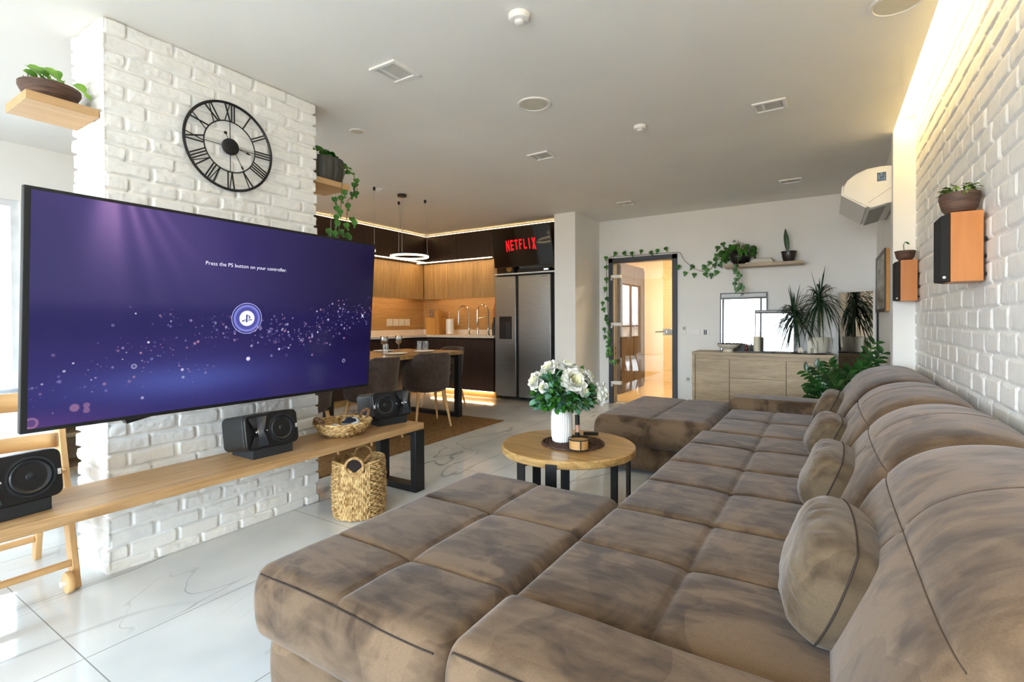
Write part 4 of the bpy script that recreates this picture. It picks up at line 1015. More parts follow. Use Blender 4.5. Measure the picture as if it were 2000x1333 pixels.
for k in range(900):
    th = rnd.uniform(0, 2*PI); el = rnd.uniform(-0.75, 0.9); rr = rnd.uniform(0.08, 0.185)
    p = fc+Vector((math.cos(th)*math.cos(el), math.sin(th)*math.cos(el), math.sin(el)*0.85))*rr+Vector((0, 0, 0.0))
    if any((p-bq(a_, b_, d_)).length < R_*1.05 or ((p-bq(a_, b_, d_)).dot(vf) > -0.02 and ((p-bq(a_, b_, d_))-vf*(p-bq(a_, b_, d_)).dot(vf)).length < R_*0.85) for a_, b_, d_, R_ in flowers): continue
    if p.z < vz+0.215: p.z = vz+0.215+rnd.uniform(0, 0.03)
    d = (p-(fc-Vector((0, 0, 0.08)))).normalized()+Vector((rnd.uniform(-.5, .5), rnd.uniform(-.5, .5), rnd.uniform(-.6, .3)))
    tgt = lv if k % 2 else lv2
    leafm(tgt, p, d, (rnd.uniform(-1, 1), rnd.uniform(-1, 1), 1), rnd.uniform(0.034, 0.062), rnd.uniform(0.024, 0.040), 'round' if k % 2 == 0 else 'oval', 0.3, 5)
obj('stems', sm, M['stemg'], vase)
obj('foliage', lv, M['leaf'], vase, angle=80); obj('foliage', lv2, M['leafblue'], vase, angle=80, label='grey-green eucalyptus leaves')
# tall dark candle / striped bottle behind the vase, box, small things
t = thing('candle_holder', 'slim dark striped candle holder just behind the white vase', 'candle holder', (-1.30, 2.80, 0.463))
obj('foot', MB().lathe([(0.022, 0), (0.022, 0.006), (0.012, 0.01)], (-1.30, 2.80, 0.463), 20), M['ceramic'], t)
obj('stem', MB().cyl((-1.30, 2.80, 0.473), 0.014, 0.045, 16), M['blackplastic'], t)
obj('band', MB().cyl((-1.30, 2.80, 0.518), 0.014, 0.045, 16), mat('pink_band', 'C99A84', 0.5), t)
obj('top', MB().cyl((-1.30, 2.80, 0.563), 0.014, 0.085, 16), M['blackplastic'], t)
t = thing('coaster_holder', 'round stack of wooden coasters in a black wire ring', 'coasters', (-1.215, 2.635, 0.462))
obj('coasters', MB().lathe([(0.001, 0.002), (0.055, 0.002), (0.055, 0.018), (0.0535, 0.0185), (0.055, 0.019), (0.055, 0.034), (0.0535, 0.0345), (0.055, 0.035), (0.055, 0.052), (0.001, 0.052)], (-1.215, 2.635, 0.462), 36, capb=False, capt=False), wood('coaster_wood', 'D3A76B', 'B07C40', 'x', 0.5), t)
rg = MB()
for z in (0.003, 0.058): rg.tube([(-1.215+0.061*math.cos(2*PI*j/36), 2.635+0.061*math.sin(2*PI*j/36), 0.462+z) for j in range(36)], 0.0028, 6, closed=True)
for j in range(4):
    a = j*PI/2+0.6; rg.tube([(-1.215+0.061*math.cos(a), 2.635+0.061*math.sin(a), 0.465), (-1.215+0.061*math.cos(a), 2.635+0.061*math.sin(a), 0.52)], 0.0028, 6)
obj('wire_ring', rg, M['blackmetal'], t)
o = obj('lighter', MB().beam((-1.36, 3.02, 0.461), (-1.27, 3.06, 0.461), 0.024, 0.018), M['blackplastic'], bevel=0.003); tag(o, 'small black lighter lying at the far edge of the coffee table', 'lighter')
# ==================================================================  BENCH and what stands on it
bx0, bx1, bz = -2.84, -2.45, 0.475
t = thing('bench', 'long low oak bench with black steel loop leg in front of the brick column', 'bench', (-2.645, 1.2, 0))
obj('seat', MB().box(bx0, bx1, -0.9, 2.685, bz-0.044, bz), M['oak_y'], t, bevel=0.003)
for y in (2.625, -0.6):
    lg = MB(); w = 0.045
    lg.box(bx0+0.005, bx0+0.055, y-w, y+w, 0, bz-0.044); lg.box(bx1-0.035, bx1+0.015, y-w, y+w, 0, bz-0.044)
    lg.box(bx0+0.055, bx1-0.035, y-w, y+w, 0, 0.045); lg.box(bx0+0.055, bx1-0.035, y-w, y+w, bz-0.075, bz-0.0441)
    obj('leg', lg, M['blackmetal'], t, bevel=0.002)

def monitor(loc, rot, flip, label, tilt=0.16):
    """studio monitor on its side; local: front faces +x, long axis y"""
    t = thing('studio_speaker', label, 'speaker', loc, rot, 'black studio speakers lying on the bench')
    Wd, Ht, Dp = 0.305, 0.185, 0.22; r = 0.03
    Rm = Matrix.Rotation(-tilt, 4, 'Y'); lift = 0.033
    def tf(p): 
        v = Rm @ Vector((p[0], p[1]*(-1 if flip else 1), p[2])); return (v.x, v.y, v.z+lift)
    def tb(name, mb, mt, par=None, **kw):
        mb.v = [tf(p) for p in mb.v]; return obj(name, mb, mt, par or t, local=True, **kw)
    # foam wedge
    obj('foam_wedge', MB().hexa([(-0.10, -0.115, 0), (0.105, -0.115, 0), (0.105, 0.115, 0), (-0.10, 0.115, 0)], [(-0.10, -0.115, 0.018), (0.105, -0.115, 0.052), (0.105, 0.115, 0.052), (-0.10, 0.115, 0.018)]), mat('foam', '26282B', 0.9), t, local=True, bevel=0.003)
    poly = []
    for (cy_, cz_, a0_) in ((Wd/2-r, Ht-r, 0), (-Wd/2+r, Ht-r, 90), (-Wd/2+r, r, 180), (Wd/2-r, r, 270)):
        for k in range(5):
            a = math.radians(a0_+k*22.5); poly.append((cy_+r*math.cos(a), cz_+r*math.sin(a)))
    fn = lambda a, b, d: (d, a, b)
    tb('cabinet', MB().prism(poly, fn, -Dp/2, Dp/2-0.02), M['satinblack'], bevel=0.003)
    bf = tb('baffle', MB().prism([(a*0.992, (b-Ht/2)*0.99+Ht/2) for a, b in poly], fn, Dp/2-0.02, Dp/2+0.004), M['blackplastic'], bevel=0.004)
    x = Dp/2+0.004; wy = 0.055; wz = Ht/2
    tb('woofer_ring', MB().lathe([(0.066, 0), (0.0685, 0.005), (0.076, 0.005), (0.079, 0)], (x, wy, wz), 48, 'x', capb=False, capt=False), M['cone'], bf)
    tb('woofer', MB().lathe([(0.0005, 0.004), (0.014, 0.002), (0.018, -0.003), (0.022, -0.010), (0.050, 0.000), (0.052, 0.004), (0.060, 0.006), (0.066, 0.001)], (x, wy, wz), 48, 'x', capb=False, capt=False), M['cone'], bf)
    ty = -0.085
    hn = MB(); n_ = 14
    def horn(u, v):  # waveguide dish: concave pinched horn
        a, b = u*2-1, v*2-1
        d = 1-min(1, (abs(a)**1.6*0.9+abs(b)**1.2*0.55))
        return (x+0.0015-0.0*d+0.010*abs(a)*(1-abs(b))-0.012*d*0+0.012*(abs(a)*(1-0.4*abs(b))), ty+a*0.052*(0.35+0.65*abs(b)**0.8 if abs(a) > 0 else 1), wz+b*0.078)
    hn.grid(horn, [i/n_ for i in range(n_+1)], [j/n_ for j in range(n_+1)])
    tb('waveguide', hn, mat('waveguide_gloss', '303338', 0.16), bf, angle=70)
    tb('tweeter', MB().lathe([(0.0005, 0.006), (0.008, 0.004), (0.012, 0.0)], (x+0.003, ty, wz), 20, 'x', capb=False, capt=False), M['chrome'], bf)
    tb('badge', MB().box(x, x+0.001, 0.136, 0.147, wz-0.013, wz+0.009), mat('badge_white', 'D9DADA', 0.4), bf)
    v2, f2 = text_mb('JBL', 0.006, lambda a, b: tf((x+0.0014, 0.1415+(a if not flip else -a), wz-0.007+b)))
    raw('badge_text', v2, f2, M['blackplastic'], bf, local=True)
    tb('port', MB().lathe([(0.004, 0), (0.004, 0.001)], (x, -0.032, wz), 10, 'x'), M['whiteplastic'], bf)
    return t
monitor((-2.66, 1.60, bz), 0.0, False, 'black studio speaker on its side below the middle of the television')
monitor((-2.70, 2.55, bz), -0.22, True, 'black studio speaker on its side at the kitchen end of the bench')
monitor((-2.655, 0.555, bz), 0.12, False, 'black studio speaker on its side at the left edge of the view')

# wicker tray
def weave_bowl(parent, c, prof, rows, thick, name, mtl, sx=1.0, sy=1.0, seed=1, nseg=90):
    m = MB(); r = random.Random(seed)
    P = np.array(prof)
    s = np.concatenate([[0], np.cumsum(np.linalg.norm(np.diff(P, axis=0), axis=1))])
    for k in range(rows):
        tt = s[-1]*k/(rows-1); R = np.interp(tt, s, P[:, 0]); z = np.interp(tt, s, P[:, 1])
        pts = []; ph = r.uniform(0, 6)
        for j in range(nseg):
            a = 2*PI*j/nseg; w = thick*0.55*math.sin(a*nseg/3.0*1.0+k*PI+ph*0)
            pts.append((c[0]+(R+w)*sx*math.cos(a), c[1]+(R+w)*sy*math.sin(a), c[2]+z+thick*0.25*math.sin(a*17+ph)))
        m.tube(pts, [thick*(0.85+0.3*math.sin(j*2.1+k)) for j in range(nseg)], 6, closed=True)
    return obj(name, m, mtl, parent, angle=90)
tx, ty = -2.645, 2.135
t = thing('wicker_tray', 'shallow round wicker tray with looped handles on the bench', 'basket', (tx, ty, bz))
weave_bowl(t, (tx, ty, bz+0.009), [(0.02, 0), (0.10, 0.0), (0.14, 0.022), (0.165, 0.055), (0.178, 0.078)], 15, 0.009, 'body', M['wicker'], 0.95, 1.0)
for sg in (-1, 1):
    pts = [(tx+0.035*math.cos(a)*1.1, ty+sg*(0.168+0.03*math.sin(a)), bz+0.088+0.045*math.sin(a)) for a in np.linspace(0, PI, 12)]
    obj('handle', MB().tube(pts, 0.012, 8), mat('handle_wrap', '8A6240', 0.7, col2='3D2A20', scale=60), t)
def crumple(cx, cy, cz, a, b, h, seed):
    def f(u, v):
        th = u*2*PI; rr = v
        x = a*rr*math.cos(th)*(1+0.15*math.sin(3*th+seed)); y = b*rr*math.sin(th)*(1+0.12*math.cos(2*th+seed))
        z = h*(1-rr**2)**0.5*(0.7+0.3*math.sin(th*2+rr*7+seed)) if rr < 1 else 0
        return (cx+x, cy+y, cz+z)
    return MB().grid(f, [i/40 for i in range(41)], [j/12 for j in range(13)])
o = obj('folded_cloth', crumple(tx-0.01, ty-0.07, bz+0.045, 0.06, 0.07, 0.034, 1), M['cloth'], angle=80); tag(o, 'pale cloth in the wicker tray, at the television side', 'cloth')
o = obj('folded_cloth', crumple(tx+0.0, ty+0.07, bz+0.05, 0.065, 0.07, 0.05, 2.2), M['cloth'], angle=80); tag(o, 'pale blue-white cloth in the wicker tray, at the kitchen side', 'cloth')
o = obj('folded_cloth', crumple(tx+0.02, ty+0.03, bz+0.078, 0.03, 0.05, 0.03, 4), M['navy'], angle=80); tag(o, 'navy blue cloth lying on top in the wicker tray', 'cloth')

# tall wicker basket on the floor
gx_, gy_ = -2.49, 2.13
t = thing('wicker_basket', 'tall woven wicker basket with round handle holes under the bench', 'basket', (gx_, gy_, 0))
m = MB(); rb = random.Random(9)
Rb = 0.152; Hb = 0.345
cdir = math.atan2(-0.845, 0.535)   # towards the camera
cdir2 = cdir+0.12
def bz_h(a):   # rim height: dips at the two handles
    d = min(abs((a-cdir2+PI) % (2*PI)-PI), abs((a-cdir2) % (2*PI)-PI)); return Hb-0.055*math.exp(-(d/0.30)**2)
strands = 96
for j in range(strands):
    a = 2*PI*j/strands; top = bz_h(a)-0.01; dd = min(abs((a-cdir2+PI) % (2*PI)-PI), abs((a-cdir2) % (2*PI)-PI))
    if dd < 0.62:
        pts = []; n_ = 22
        for i in range(n_):
            z = 0.008+top*i/(n_-1); bulge = 1+0.05*math.sin(z/Hb*PI)
            aa = a+ (0.10*(a-cdir2 if abs(a-cdir2) < 1.5 else 0))*(0 if z < 0.1 else 0)
            pts.append((gx_+(Rb*bulge+0.004*math.sin(i*1.9+j*PI))*math.cos(aa), gy_+(Rb*bulge+0.004*math.sin(i*1.9+j*PI))*math.sin(aa), z))
        m.tube(pts, [0.0062+0.0015*math.sin(i*1.9+j*2) for i in range(n_)], 5)
rows = 27
for k in range(rows):
    z = 0.008+k*(Hb-0.012)/rows
    pts = []; N = 84
    for j in range(N):
        a = 2*PI*j/N; d = min(abs((a-cdir2+PI) % (2*PI)-PI), abs((a-cdir2) % (2*PI)-PI))
        zz = min(z, bz_h(a)-0.012); bulge = 1+0.05*math.sin(zz/Hb*PI)
        inn = 0.010*math.exp(-(d/0.58)**6)
        w = 0.0045*math.sin(j*PI*0.5+k*PI)
        pts.append((gx_+(Rb*bulge-inn+w)*math.cos(a), gy_+(Rb*bulge-inn+w)*math.sin(a), zz+0.002*math.sin(j*1.7+k)))
    m.tube(pts, [0.0062+0.002*math.sin(j*1.3+k*2) for j in range(N)], 5, closed=True)
obj('body', m, M['wicker'], t, angle=90)
obj('lining', MB().lathe([(0.001, 0.008), (Rb*0.93, 0.008), (Rb*0.97, Hb*0.5), (Rb*0.93, Hb-0.07)], (gx_, gy_, 0), 48, capt=False, capb=False), mat('basket_lining', '5B4428', 0.9), t)
m = MB(); N = 70
m.tube([(gx_+Rb*1.0*math.cos(2*PI*j/N), gy_+Rb*1.0*math.sin(2*PI*j/N), bz_h(2*PI*j/N)) for j in range(N)], 0.0075, 6, closed=True)
obj('rim', m, M['wicker'], t)
for sg in (0, PI):
    a = cdir2+sg; c = Vector((gx_+Rb*1.03*math.cos(a), gy_+Rb*1.03*math.sin(a), Hb-0.012)); s = Vector((-math.sin(a), math.cos(a), 0))
    pts = [c+s*(0.052*math.cos(q))+Vector((0, 0, 0.052*math.sin(q))) for q in np.linspace(0, 2*PI, 32, endpoint=False)]
    obj('handle', MB().tube(pts, 0.0085, 8, closed=True), mat('rope_handle', 'C8A470', 0.8, col2='8A6436', scale=80), t)
    if sg == 0:
        obj('hole_backing', MB().lathe([(0.001, 0), (0.047, 0)], (0, 0, 0), 24, capb=False, capt=False) if False else MB().add([c-Vector((math.cos(a), math.sin(a), 0))*0.006+s*(0.048*math.cos(q))+Vector((0, 0, 0.048*math.sin(q))) for q in np.linspace(0, 2*PI, 24, endpoint=False)], [tuple(range(24))]), mat('dark_hole_disc', '1E1310', 0.9), t)  # flat dark disc filling the near handle hole

# ==================================================================  BIG TELEVISION
t = thing('television', 'very large flat television showing a purple console screen, mounted on the brick column', 'television', (-2.6, 1.41, 0.78))
A_, B_, C_, D_ = Vector((-2.525, 0.582, 0.789)), Vector((-2.525, 2.240, 0.783)), Vector((-2.447, 2.238, 1.697)), Vector((-2.447, 0.584, 1.703))
nr = (B_-A_).cross(D_-A_).normalized()
if nr.x < 0: nr = -nr
obj('bezel', MB().hexa([p-nr*0.028 for p in (A_, B_, C_, D_)], [p for p in (A_, B_, C_, D_)]), mat('tv_frame', '060607', 0.5), t, bevel=0.003)
def bt(u, v, off=0.0015): return A_.lerp(B_, u).lerp(D_.lerp(C_, u), v)+nr*off
SU0, SU1, SV0, SV1 = 0.012, 0.994, 0.018, 0.986
NX, NY = 1500, 830
U, Vg = np.meshgrid(np.linspace(SU0, SU1, NX), np.linspace(SV0, SV1, NY))      # rows bottom to top
def mixc(a, b, w): return a*(1-w[..., None])+np.array(b)/255*w[..., None]
col = np.zeros(U.shape+(3,))+np.array([50, 44, 96])/255
col = mixc(col, [16, 7, 48], sstep(0.35, 1.05, U))
col = mixc(col, [44, 40, 104], 0.6*sstep(0.5, 0.1, Vg)*(1-0.5*U))
col = mixc(col, [30, 28, 78], 0.45*sstep(0.56, 0.50, Vg)*sstep(0.3, 0.45, Vg))
col = mixc(col, [74, 84, 156], 0.85*np.exp(-((Vg-0.165)/0.085)**2)*np.exp(-((U-0.33)/0.24)**2))
col = mixc(col, [112, 66, 130], 0.5*sstep(0.12, 0.0, Vg)*sstep(0.3, 0.0, U))
col = mixc(col, [96, 72, 138], 0.55*np.exp(-((U-0.22-0.35*(1-Vg))/0.17)**2)*sstep(0.50, 1.0, Vg))
ox, oy = 0.155, 1.25
ang = np.arctan2(oy-Vg, (U-ox)*1.8); dist_ = np.sqrt(((U-ox)*1.8)**2+(oy-Vg)**2)
for a_, w_, s_ in ((1.60, 0.17, 0.62), (1.50, 0.06, 0.35), (1.28, 0.06, 0.45), (1.10, 0.055, 0.30), (0.94, 0.05, 0.20)):
    col = mixc(col, [186, 142, 196], (np.exp(-((ang-a_)/w_)**2)*s_*np.exp(-((dist_-0.25).clip(0)/0.24)**1.5)).clip(0, 0.8))
rp = random.Random(12); asp0 = 1.66/0.918
def dot(u, v, r, c, al, ring=False):
    i0, i1 = int((u-r-0.004-SU0)/(SU1-SU0)*NX), int((u+r+0.004-SU0)/(SU1-SU0)*NX)+2
    j0, j1 = int((v-2*r-0.006-SV0)/(SV1-SV0)*NY), int((v+2*r+0.006-SV0)/(SV1-SV0)*NY)+2
    i0, i1, j0, j1 = max(i0, 0), min(i1, NX), max(j0, 0), min(j1, NY)
    if i1 <= i0 or j1 <= j0: return
    uu, vv_ = U[j0:j1, i0:i1], Vg[j0:j1, i0:i1]
    d = np.sqrt(((uu-u)*asp0)**2+(vv_-v)**2)
    w = sstep(r*1.15, r*0.75, d)*al
    if ring: w = w*(0.25+0.75*sstep(r*0.55, r*0.8, d))
    col[j0:j1, i0:i1] = mixc(col[j0:j1, i0:i1], c, w)
PC = ([214, 205, 228], [150, 128, 172], [164, 120, 150], [120, 118, 178])
for cu_, cv_, su, sv, n_ in ((0.10, 0.17, 0.06, 0.06, 26), (0.22, 0.31, 0.07, 0.07, 46), (0.33, 0.29, 0.06, 0.06, 40), (0.43, 0.44, 0.05, 0.05, 55), (0.56, 0.41, 0.05, 0.06, 75), (0.67, 0.37, 0.06, 0.05, 80), (0.80, 0.44, 0.07, 0.05, 80), (0.90, 0.52, 0.06, 0.05, 90), (0.28, 0.47, 0.04, 0.03, 12)):
    for k in range(n_):
        dot(rp.gauss(cu_, su), rp.gauss(cv_, sv), rp.choice([0.0022, 0.0026, 0.003, 0.0035, 0.0045, 0.006, 0.0075]), PC[rp.randrange(4)], rp.uniform(0.35, 0.9), rp.random() < 0.1)
for (u, v, r, c, al, ring) in ((0.018, 0.040, 0.024, 2, 0.9, True), (0.095, 0.085, 0.018, 2, 0.7, False), (0.118, 0.09, 0.013, 2, 0.6, False), (0.118, 0.068, 0.013, 2, 0.6, False), (0.214, 0.249, 0.012, 0, 0.8, True), (0.514, 0.251, 0.012, 0, 1.0, False), (0.875, 0.197, 0.013, 0, 0.8, True), (0.245, 0.36, 0.006, 0, 0.9, False), (0.60, 0.34, 0.010, 2, 0.7, True), (0.70, 0.35, 0.010, 0, 0.5, True), (0.55, 0.42, 0.011, 1, 0.7, False), (0.59, 0.26, 0.008, 1, 0.7, False), (0.74, 0.25, 0.008, 2, 0.7, False)):
    dot(u, v, r, PC[c], al, ring)
img = bpy.data.images.new('screen_picture', NX, NY, alpha=False); img.colorspace_settings.name = 'sRGB'
img.pixels.foreach_set(np.concatenate([col.clip(0, 1), np.ones((NY, NX, 1))], 2).ravel().astype(np.float32)); img.update(); img.pack()
me_o = obj('screen', MB().add([bt(SU0, SV0, 0.0012), bt(SU1, SV0, 0.0012), bt(SU1, SV1, 0.0012), bt(SU0, SV1, 0.0012)], [(0, 1, 2, 3)]), bpy.data.materials.new('big_tv_screen'), t, smooth=False)
uvl = me_o.data.uv_layers.new(name='uv')
order = {0: (0, 0), 1: (1, 0), 2: (1, 1), 3: (0, 1)}
for lp_ in me_o.data.loops: uvl.data[lp_.index].uv = order[lp_.vertex_index]
sm_ = bpy.data.materials['big_tv_screen']; sm_.use_nodes = True; n, l = sm_.node_tree.nodes, sm_.node_tree.links
at = n.new('ShaderNodeTexImage'); at.image = img; b = n['Principled BSDF']
b.inputs['Base Color'].default_value = (0.004, 0.004, 0.006, 1); b.inputs['Roughness'].default_value = 0.14; b.inputs['Specular IOR Level'].default_value = 0.3
l.new(at.outputs['Color'], b.inputs['Emission Color']); b.inputs['Emission Strength'].default_value = 0.235
asp = 1.66/0.918; lu, lv_ = 0.505, 0.477
def ringm(r0, r1, off): 
    k = 48
    return MB().add([bt(lu+r0*math.cos(2*PI*i/k)/asp, lv_+r0*math.sin(2*PI*i/k), off) for i in range(k)]+[bt(lu+r1*math.cos(2*PI*i/k)/asp, lv_+r1*math.sin(2*PI*i/k), off) for i in range(k)], [(i, (i+1) % k, k+(i+1) % k, k+i) for i in range(k)])
lg = MB(); lg.cur = 0
q = ringm(0.0815, 0.085, 0.0025); lg.add(q.v, q.f)
lg.cur = 1; q = ringm(0.062, 0.075, 0.0025); lg.add(q.v, q.f)
lg.cur = 2; q = ringm(0.042, 0.062, 0.0024); lg.add(q.v, q.f)
lg.cur = 3; q = ringm(0.0005, 0.042, 0.0026); lg.add(q.v, q.f)
lg.cur = 4
def lp(a, b): return bt(lu+a*0.040/asp, lv_+b*0.040, 0.003)
for poly in ([(-0.16, -0.52), (0.06, -0.60), (0.06, 0.48), (-0.16, 0.55)], [(0.06, 0.48), (0.38, 0.36), (0.46, 0.20), (0.44, 0.02), (0.36, -0.06), (0.20, 0.0), (0.20, 0.22), (0.26, 0.22), (0.26, 0.10), (0.30, 0.14), (0.28, 0.26), (0.06, 0.36)],
             [(-0.20, -0.12), (-0.62, -0.27), (-0.76, -0.38), (-0.60, -0.47), (-0.20, -0.40), (-0.20, -0.32), (-0.48, -0.37), (-0.50, -0.33), (-0.20, -0.24)],
             [(0.10, -0.42), (0.60, -0.26), (0.76, -0.22), (0.72, -0.14), (0.40, -0.10), (0.10, -0.18), (0.10, -0.26), (0.40, -0.18), (0.52, -0.20), (0.10, -0.34)]):
    lg.add([lp(a, b) for a, b in poly], [tuple(range(len(poly)))])
obj('screen_logo', lg, [glow('l0', (0.35, 0.38, 0.75), 0.3), glow('l1', (0.16, 0.17, 0.50), 0.3), glow('l2', (0.07, 0.07, 0.28), 0.3), glow('l3', (0.85, 0.87, 1.0), 0.27), glow('l4', (0.05, 0.06, 0.16), 0.3)], t, smooth=False)
vs, fs = text_mb('Press the PS button on your controller.', 0.0260, lambda a, b: bt(0.505+a/1.66, 0.760+b/0.918, 0.003), width=1.0, offset=-0.00022)
raw('screen_text', vs, fs, glow('text_white', (0.85, 0.83, 0.95), 0.32), t, smooth=False)
mu_ = MB()
for poly in ([(-.5, -.3), (-.1, -.3), (-.1, .3), (-.5, .3)], [(-.1, -.3), (.4, -.8), (.4, .8), (-.1, .3)]): mu_.add([bt(0.952+a*0.007, 0.50+b*0.014, 0.003) for a, b in poly], [tuple(range(len(poly)))])
mu_.add([bt(0.952+a*0.007, 0.50+b*0.014, 0.0031) for a, b in ((-.9, .9), (-.7, 1.0), (1.0, -.9), (.8, -1.0))], [(0, 1, 2, 3)])
obj('mute_icon', mu_, glow('mute_white', (0.6, 0.62, 0.8), 0.3), t, smooth=False)
obj('mount_arm', MB().beam((-2.89, 1.45, 1.25), (-2.545, 1.45, 1.25), 0.10, 0.06).box(-2.895, -2.88, 1.25, 1.65, 1.05, 1.45), M['blackmetal'], t)
obj('cable_box', MB().hexa([(-2.60, 0.93, 0.765), (-2.56, 0.93, 0.765), (-2.56, 1.06, 0.79), (-2.60, 1.06, 0.79)], [(-2.60, 0.90, 0.83), (-2.56, 0.90, 0.83), (-2.56, 1.09, 0.83), (-2.60, 1.09, 0.83)]), M['blackplastic'], t)

# ==================================================================  CLOCK
ckx, cky, ckz = -2.878, 1.552, 2.200; R_o, R_i = 0.250, 0.143
t = thing('wall_clock', 'large black metal skeleton clock with Roman numerals on the white brick column', 'clock', (ckx, cky, ckz-0.25))
def ckp(s, r_, off=0.0): return (ckx+off, cky+s, ckz+r_)
def circ(r, w, off, n=72): return MB().tube([ckp(r*math.cos(2*PI*k/n), r*math.sin(2*PI*k/n), off) for k in range(n)], w, 6, closed=True)
obj('outer_ring', circ(R_o-0.006, 0.0078, 0.009), M['blackmetal'], t)
obj('inner_ring', circ(R_i, 0.0036, 0.008), M['blackmetal'], t)
num = MB()
def stroke(hour, a0_, r0, a1_, r1, w=0.0048):
    th = PI/2-hour*PI/6
    def loc(a, r): # a: offset along the tangent (clockwise positive), r: radius
        return ckp(r*math.cos(th)+a*math.sin(th), r*math.sin(th)-a*math.cos(th), 0.009)
    num.beam(loc(a0_, r0), loc(a1_, r1), w, 0.003, up=(1, 0, 0))
ri, ro = R_i+0.001, R_o-0.008
def numeral(hour, s):
    ws = {'I': 0.011, 'V': 0.026, 'X': 0.028}; tot = sum(ws[c] for c in s)+0.004*(len(s)-1); a = -tot/2
    for c in s:
        w = ws[c]; m_ = a+w/2; q = w*0.5
        if c == 'I': stroke(hour, m_, ri, m_, ro, 0.0072)
        elif c == 'V': stroke(hour, m_-q, ro, m_, ri, 0.0080); stroke(hour, m_+q, ro, m_, ri, 0.0048)
        else: stroke(hour, m_-q, ro, m_+q, ri, 0.0080); stroke(hour, m_+q, ro, m_-q, ri, 0.0048)
        a += w+0.004
for h_, s_ in enumerate(('XII', 'I', 'II', 'III', 'IIII', 'V', 'VI', 'VII', 'VIII', 'IX', 'X', 'XI')): numeral(h_, s_)
obj('numerals', num, M['blackmetal'], t)
sp = MB()
for a in (0, PI/2, PI, 1.5*PI): sp.beam(ckp(0.04*math.cos(a), 0.04*math.sin(a), 0.006), ckp(R_i*math.cos(a), R_i*math.sin(a), 0.006), 0.003, 0.003, up=(1, 0, 0))
obj('spokes', sp, M['blackmetal'], t)
obj('hub', MB().lathe([(0.046, 0), (0.046, 0.012), (0.040, 0.016), (0.001, 0.016)], (ckx+0.003, cky, ckz), 36, 'x', capb=False, capt=False), M['blackmetal'], t)
def hand(ang, L, tail, off):
    m = MB(); d = (math.sin(ang), math.cos(ang))
    m.beam(ckp(-d[0]*tail, -d[1]*tail, off), ckp(d[0]*L, d[1]*L, off), 0.003, 0.002, up=(1, 0, 0))
    k = L*0.82; p = (d[1], -d[0]); w = 0.007
    m.add([ckp(d[0]*k+p[0]*w, d[1]*k+p[1]*w, off+0.001), ckp(d[0]*(k-0.02), d[1]*(k-0.02), off+0.001), ckp(d[0]*k-p[0]*w, d[1]*k-p[1]*w, off+0.001), ckp(d[0]*(k+0.02), d[1]*(k+0.02), off+0.001)], [(0, 1, 2, 3)])
    m.lathe([(0.009, 0), (0.009, 0.002)], ckp(-d[0]*tail, -d[1]*tail, off), 12, 'x')
    return m
obj('hour_hand', hand(math.radians(100), 0.115, 0.0, 0.022), M['blackmetal'], t)
obj('minute_hand', hand(math.radians(152), 0.15, 0.075, 0.025), M['blackmetal'], t)
# ==================================================================  SHELVES ON THE COLUMN, POTS
o = obj('wall_shelf', MB().box(-3.20, -2.915, 0.705, 0.962, 2.172, 2.212), M['oak_s'], bevel=0.002); tag(o, 'small oak shelf on the left side of the brick column', 'shelf')
o = obj('wall_shelf', MB().box(-3.20, -2.915, 2.140, 2.43, 2.150, 2.190), M['oak_s'], bevel=0.002); tag(o, 'small oak shelf on the kitchen side of the brick column', 'shelf')
def cluster(mb, c, n, rad, L, W, seed, kind='heart', up=0.4, stems=None, rise=0.06):
    r = random.Random(seed)
    for k in range(n):
        a = r.uniform(0, 2*PI); q = r.uniform(0.3, 1)
        p = Vector((c[0]+rad[0]*q*math.cos(a), c[1]+rad[1]*q*math.sin(a), c[2]+r.uniform(0.2, 1)*rise))
        d = Vector((math.cos(a), math.sin(a), r.uniform(-0.5, up)))
        if stems is not None: stems.tube([c, ((p.x+c[0])/2, (p.y+c[1])/2, p.z+0.012), p], 0.0018, 5)
        leafm(mb, p, d, (r.uniform(-.4, .4), r.uniform(-.4, .4), 1), L*r.uniform(.75, 1.15), W*r.uniform(.75, 1.15), kind, r.uniform(.2, .6))
# left pot: long oval brown bowl
t = thing('potted_plant', 'long brown oval bowl with bright green leaves on the left column shelf', 'plant', (-3.06, 0.825, 2.212))
pot_ = obj('pot', MB().lathe([(0.001, 0.002), (0.07, 0.0), (0.092, 0.03), (0.112, 0.07), (0.112, 0.085), (0.104, 0.085), (0.095, 0.06), (0.001, 0.055)], (0, 0, 0), 48, capb=False, capt=False), M['brownpot'], t, local=True)
obj('soil', MB().lathe([(0.001, 0.066), (0.099, 0.062)], (0, 0, 0), 32, capb=False, capt=False), M['soil'], pot_, local=True)
f = MB(); s_ = MB()
for (dy, dz, sd) in ((-0.075, 0.15, 1), (-0.035, 0.135, 2), (0.005, 0.155, 3), (0.035, 0.12, 4), (0.08, 0.115, 5), (-0.06, 0.13, 6), (0.06, 0.10, 7), (-0.09, 0.12, 8)):
    r = random.Random(sd); dx = r.uniform(-.03, .05)
    s_.tube([(dx*0.5, dy*0.7, 0.06), (dx*0.8, dy*0.9, 0.10), (dx, dy, dz-0.01)], 0.002, 5)
    leafm(f, (dx, dy, dz+0.012), (0.6, r.uniform(-.6, .9), -0.35), (0.5, -0.3, 1), 0.082, 0.066, 'heart', 0.5)
obj('foliage', f, M['leafbright'], t, local=True, angle=80); obj('stems', s_, M['stemg'], t, local=True)
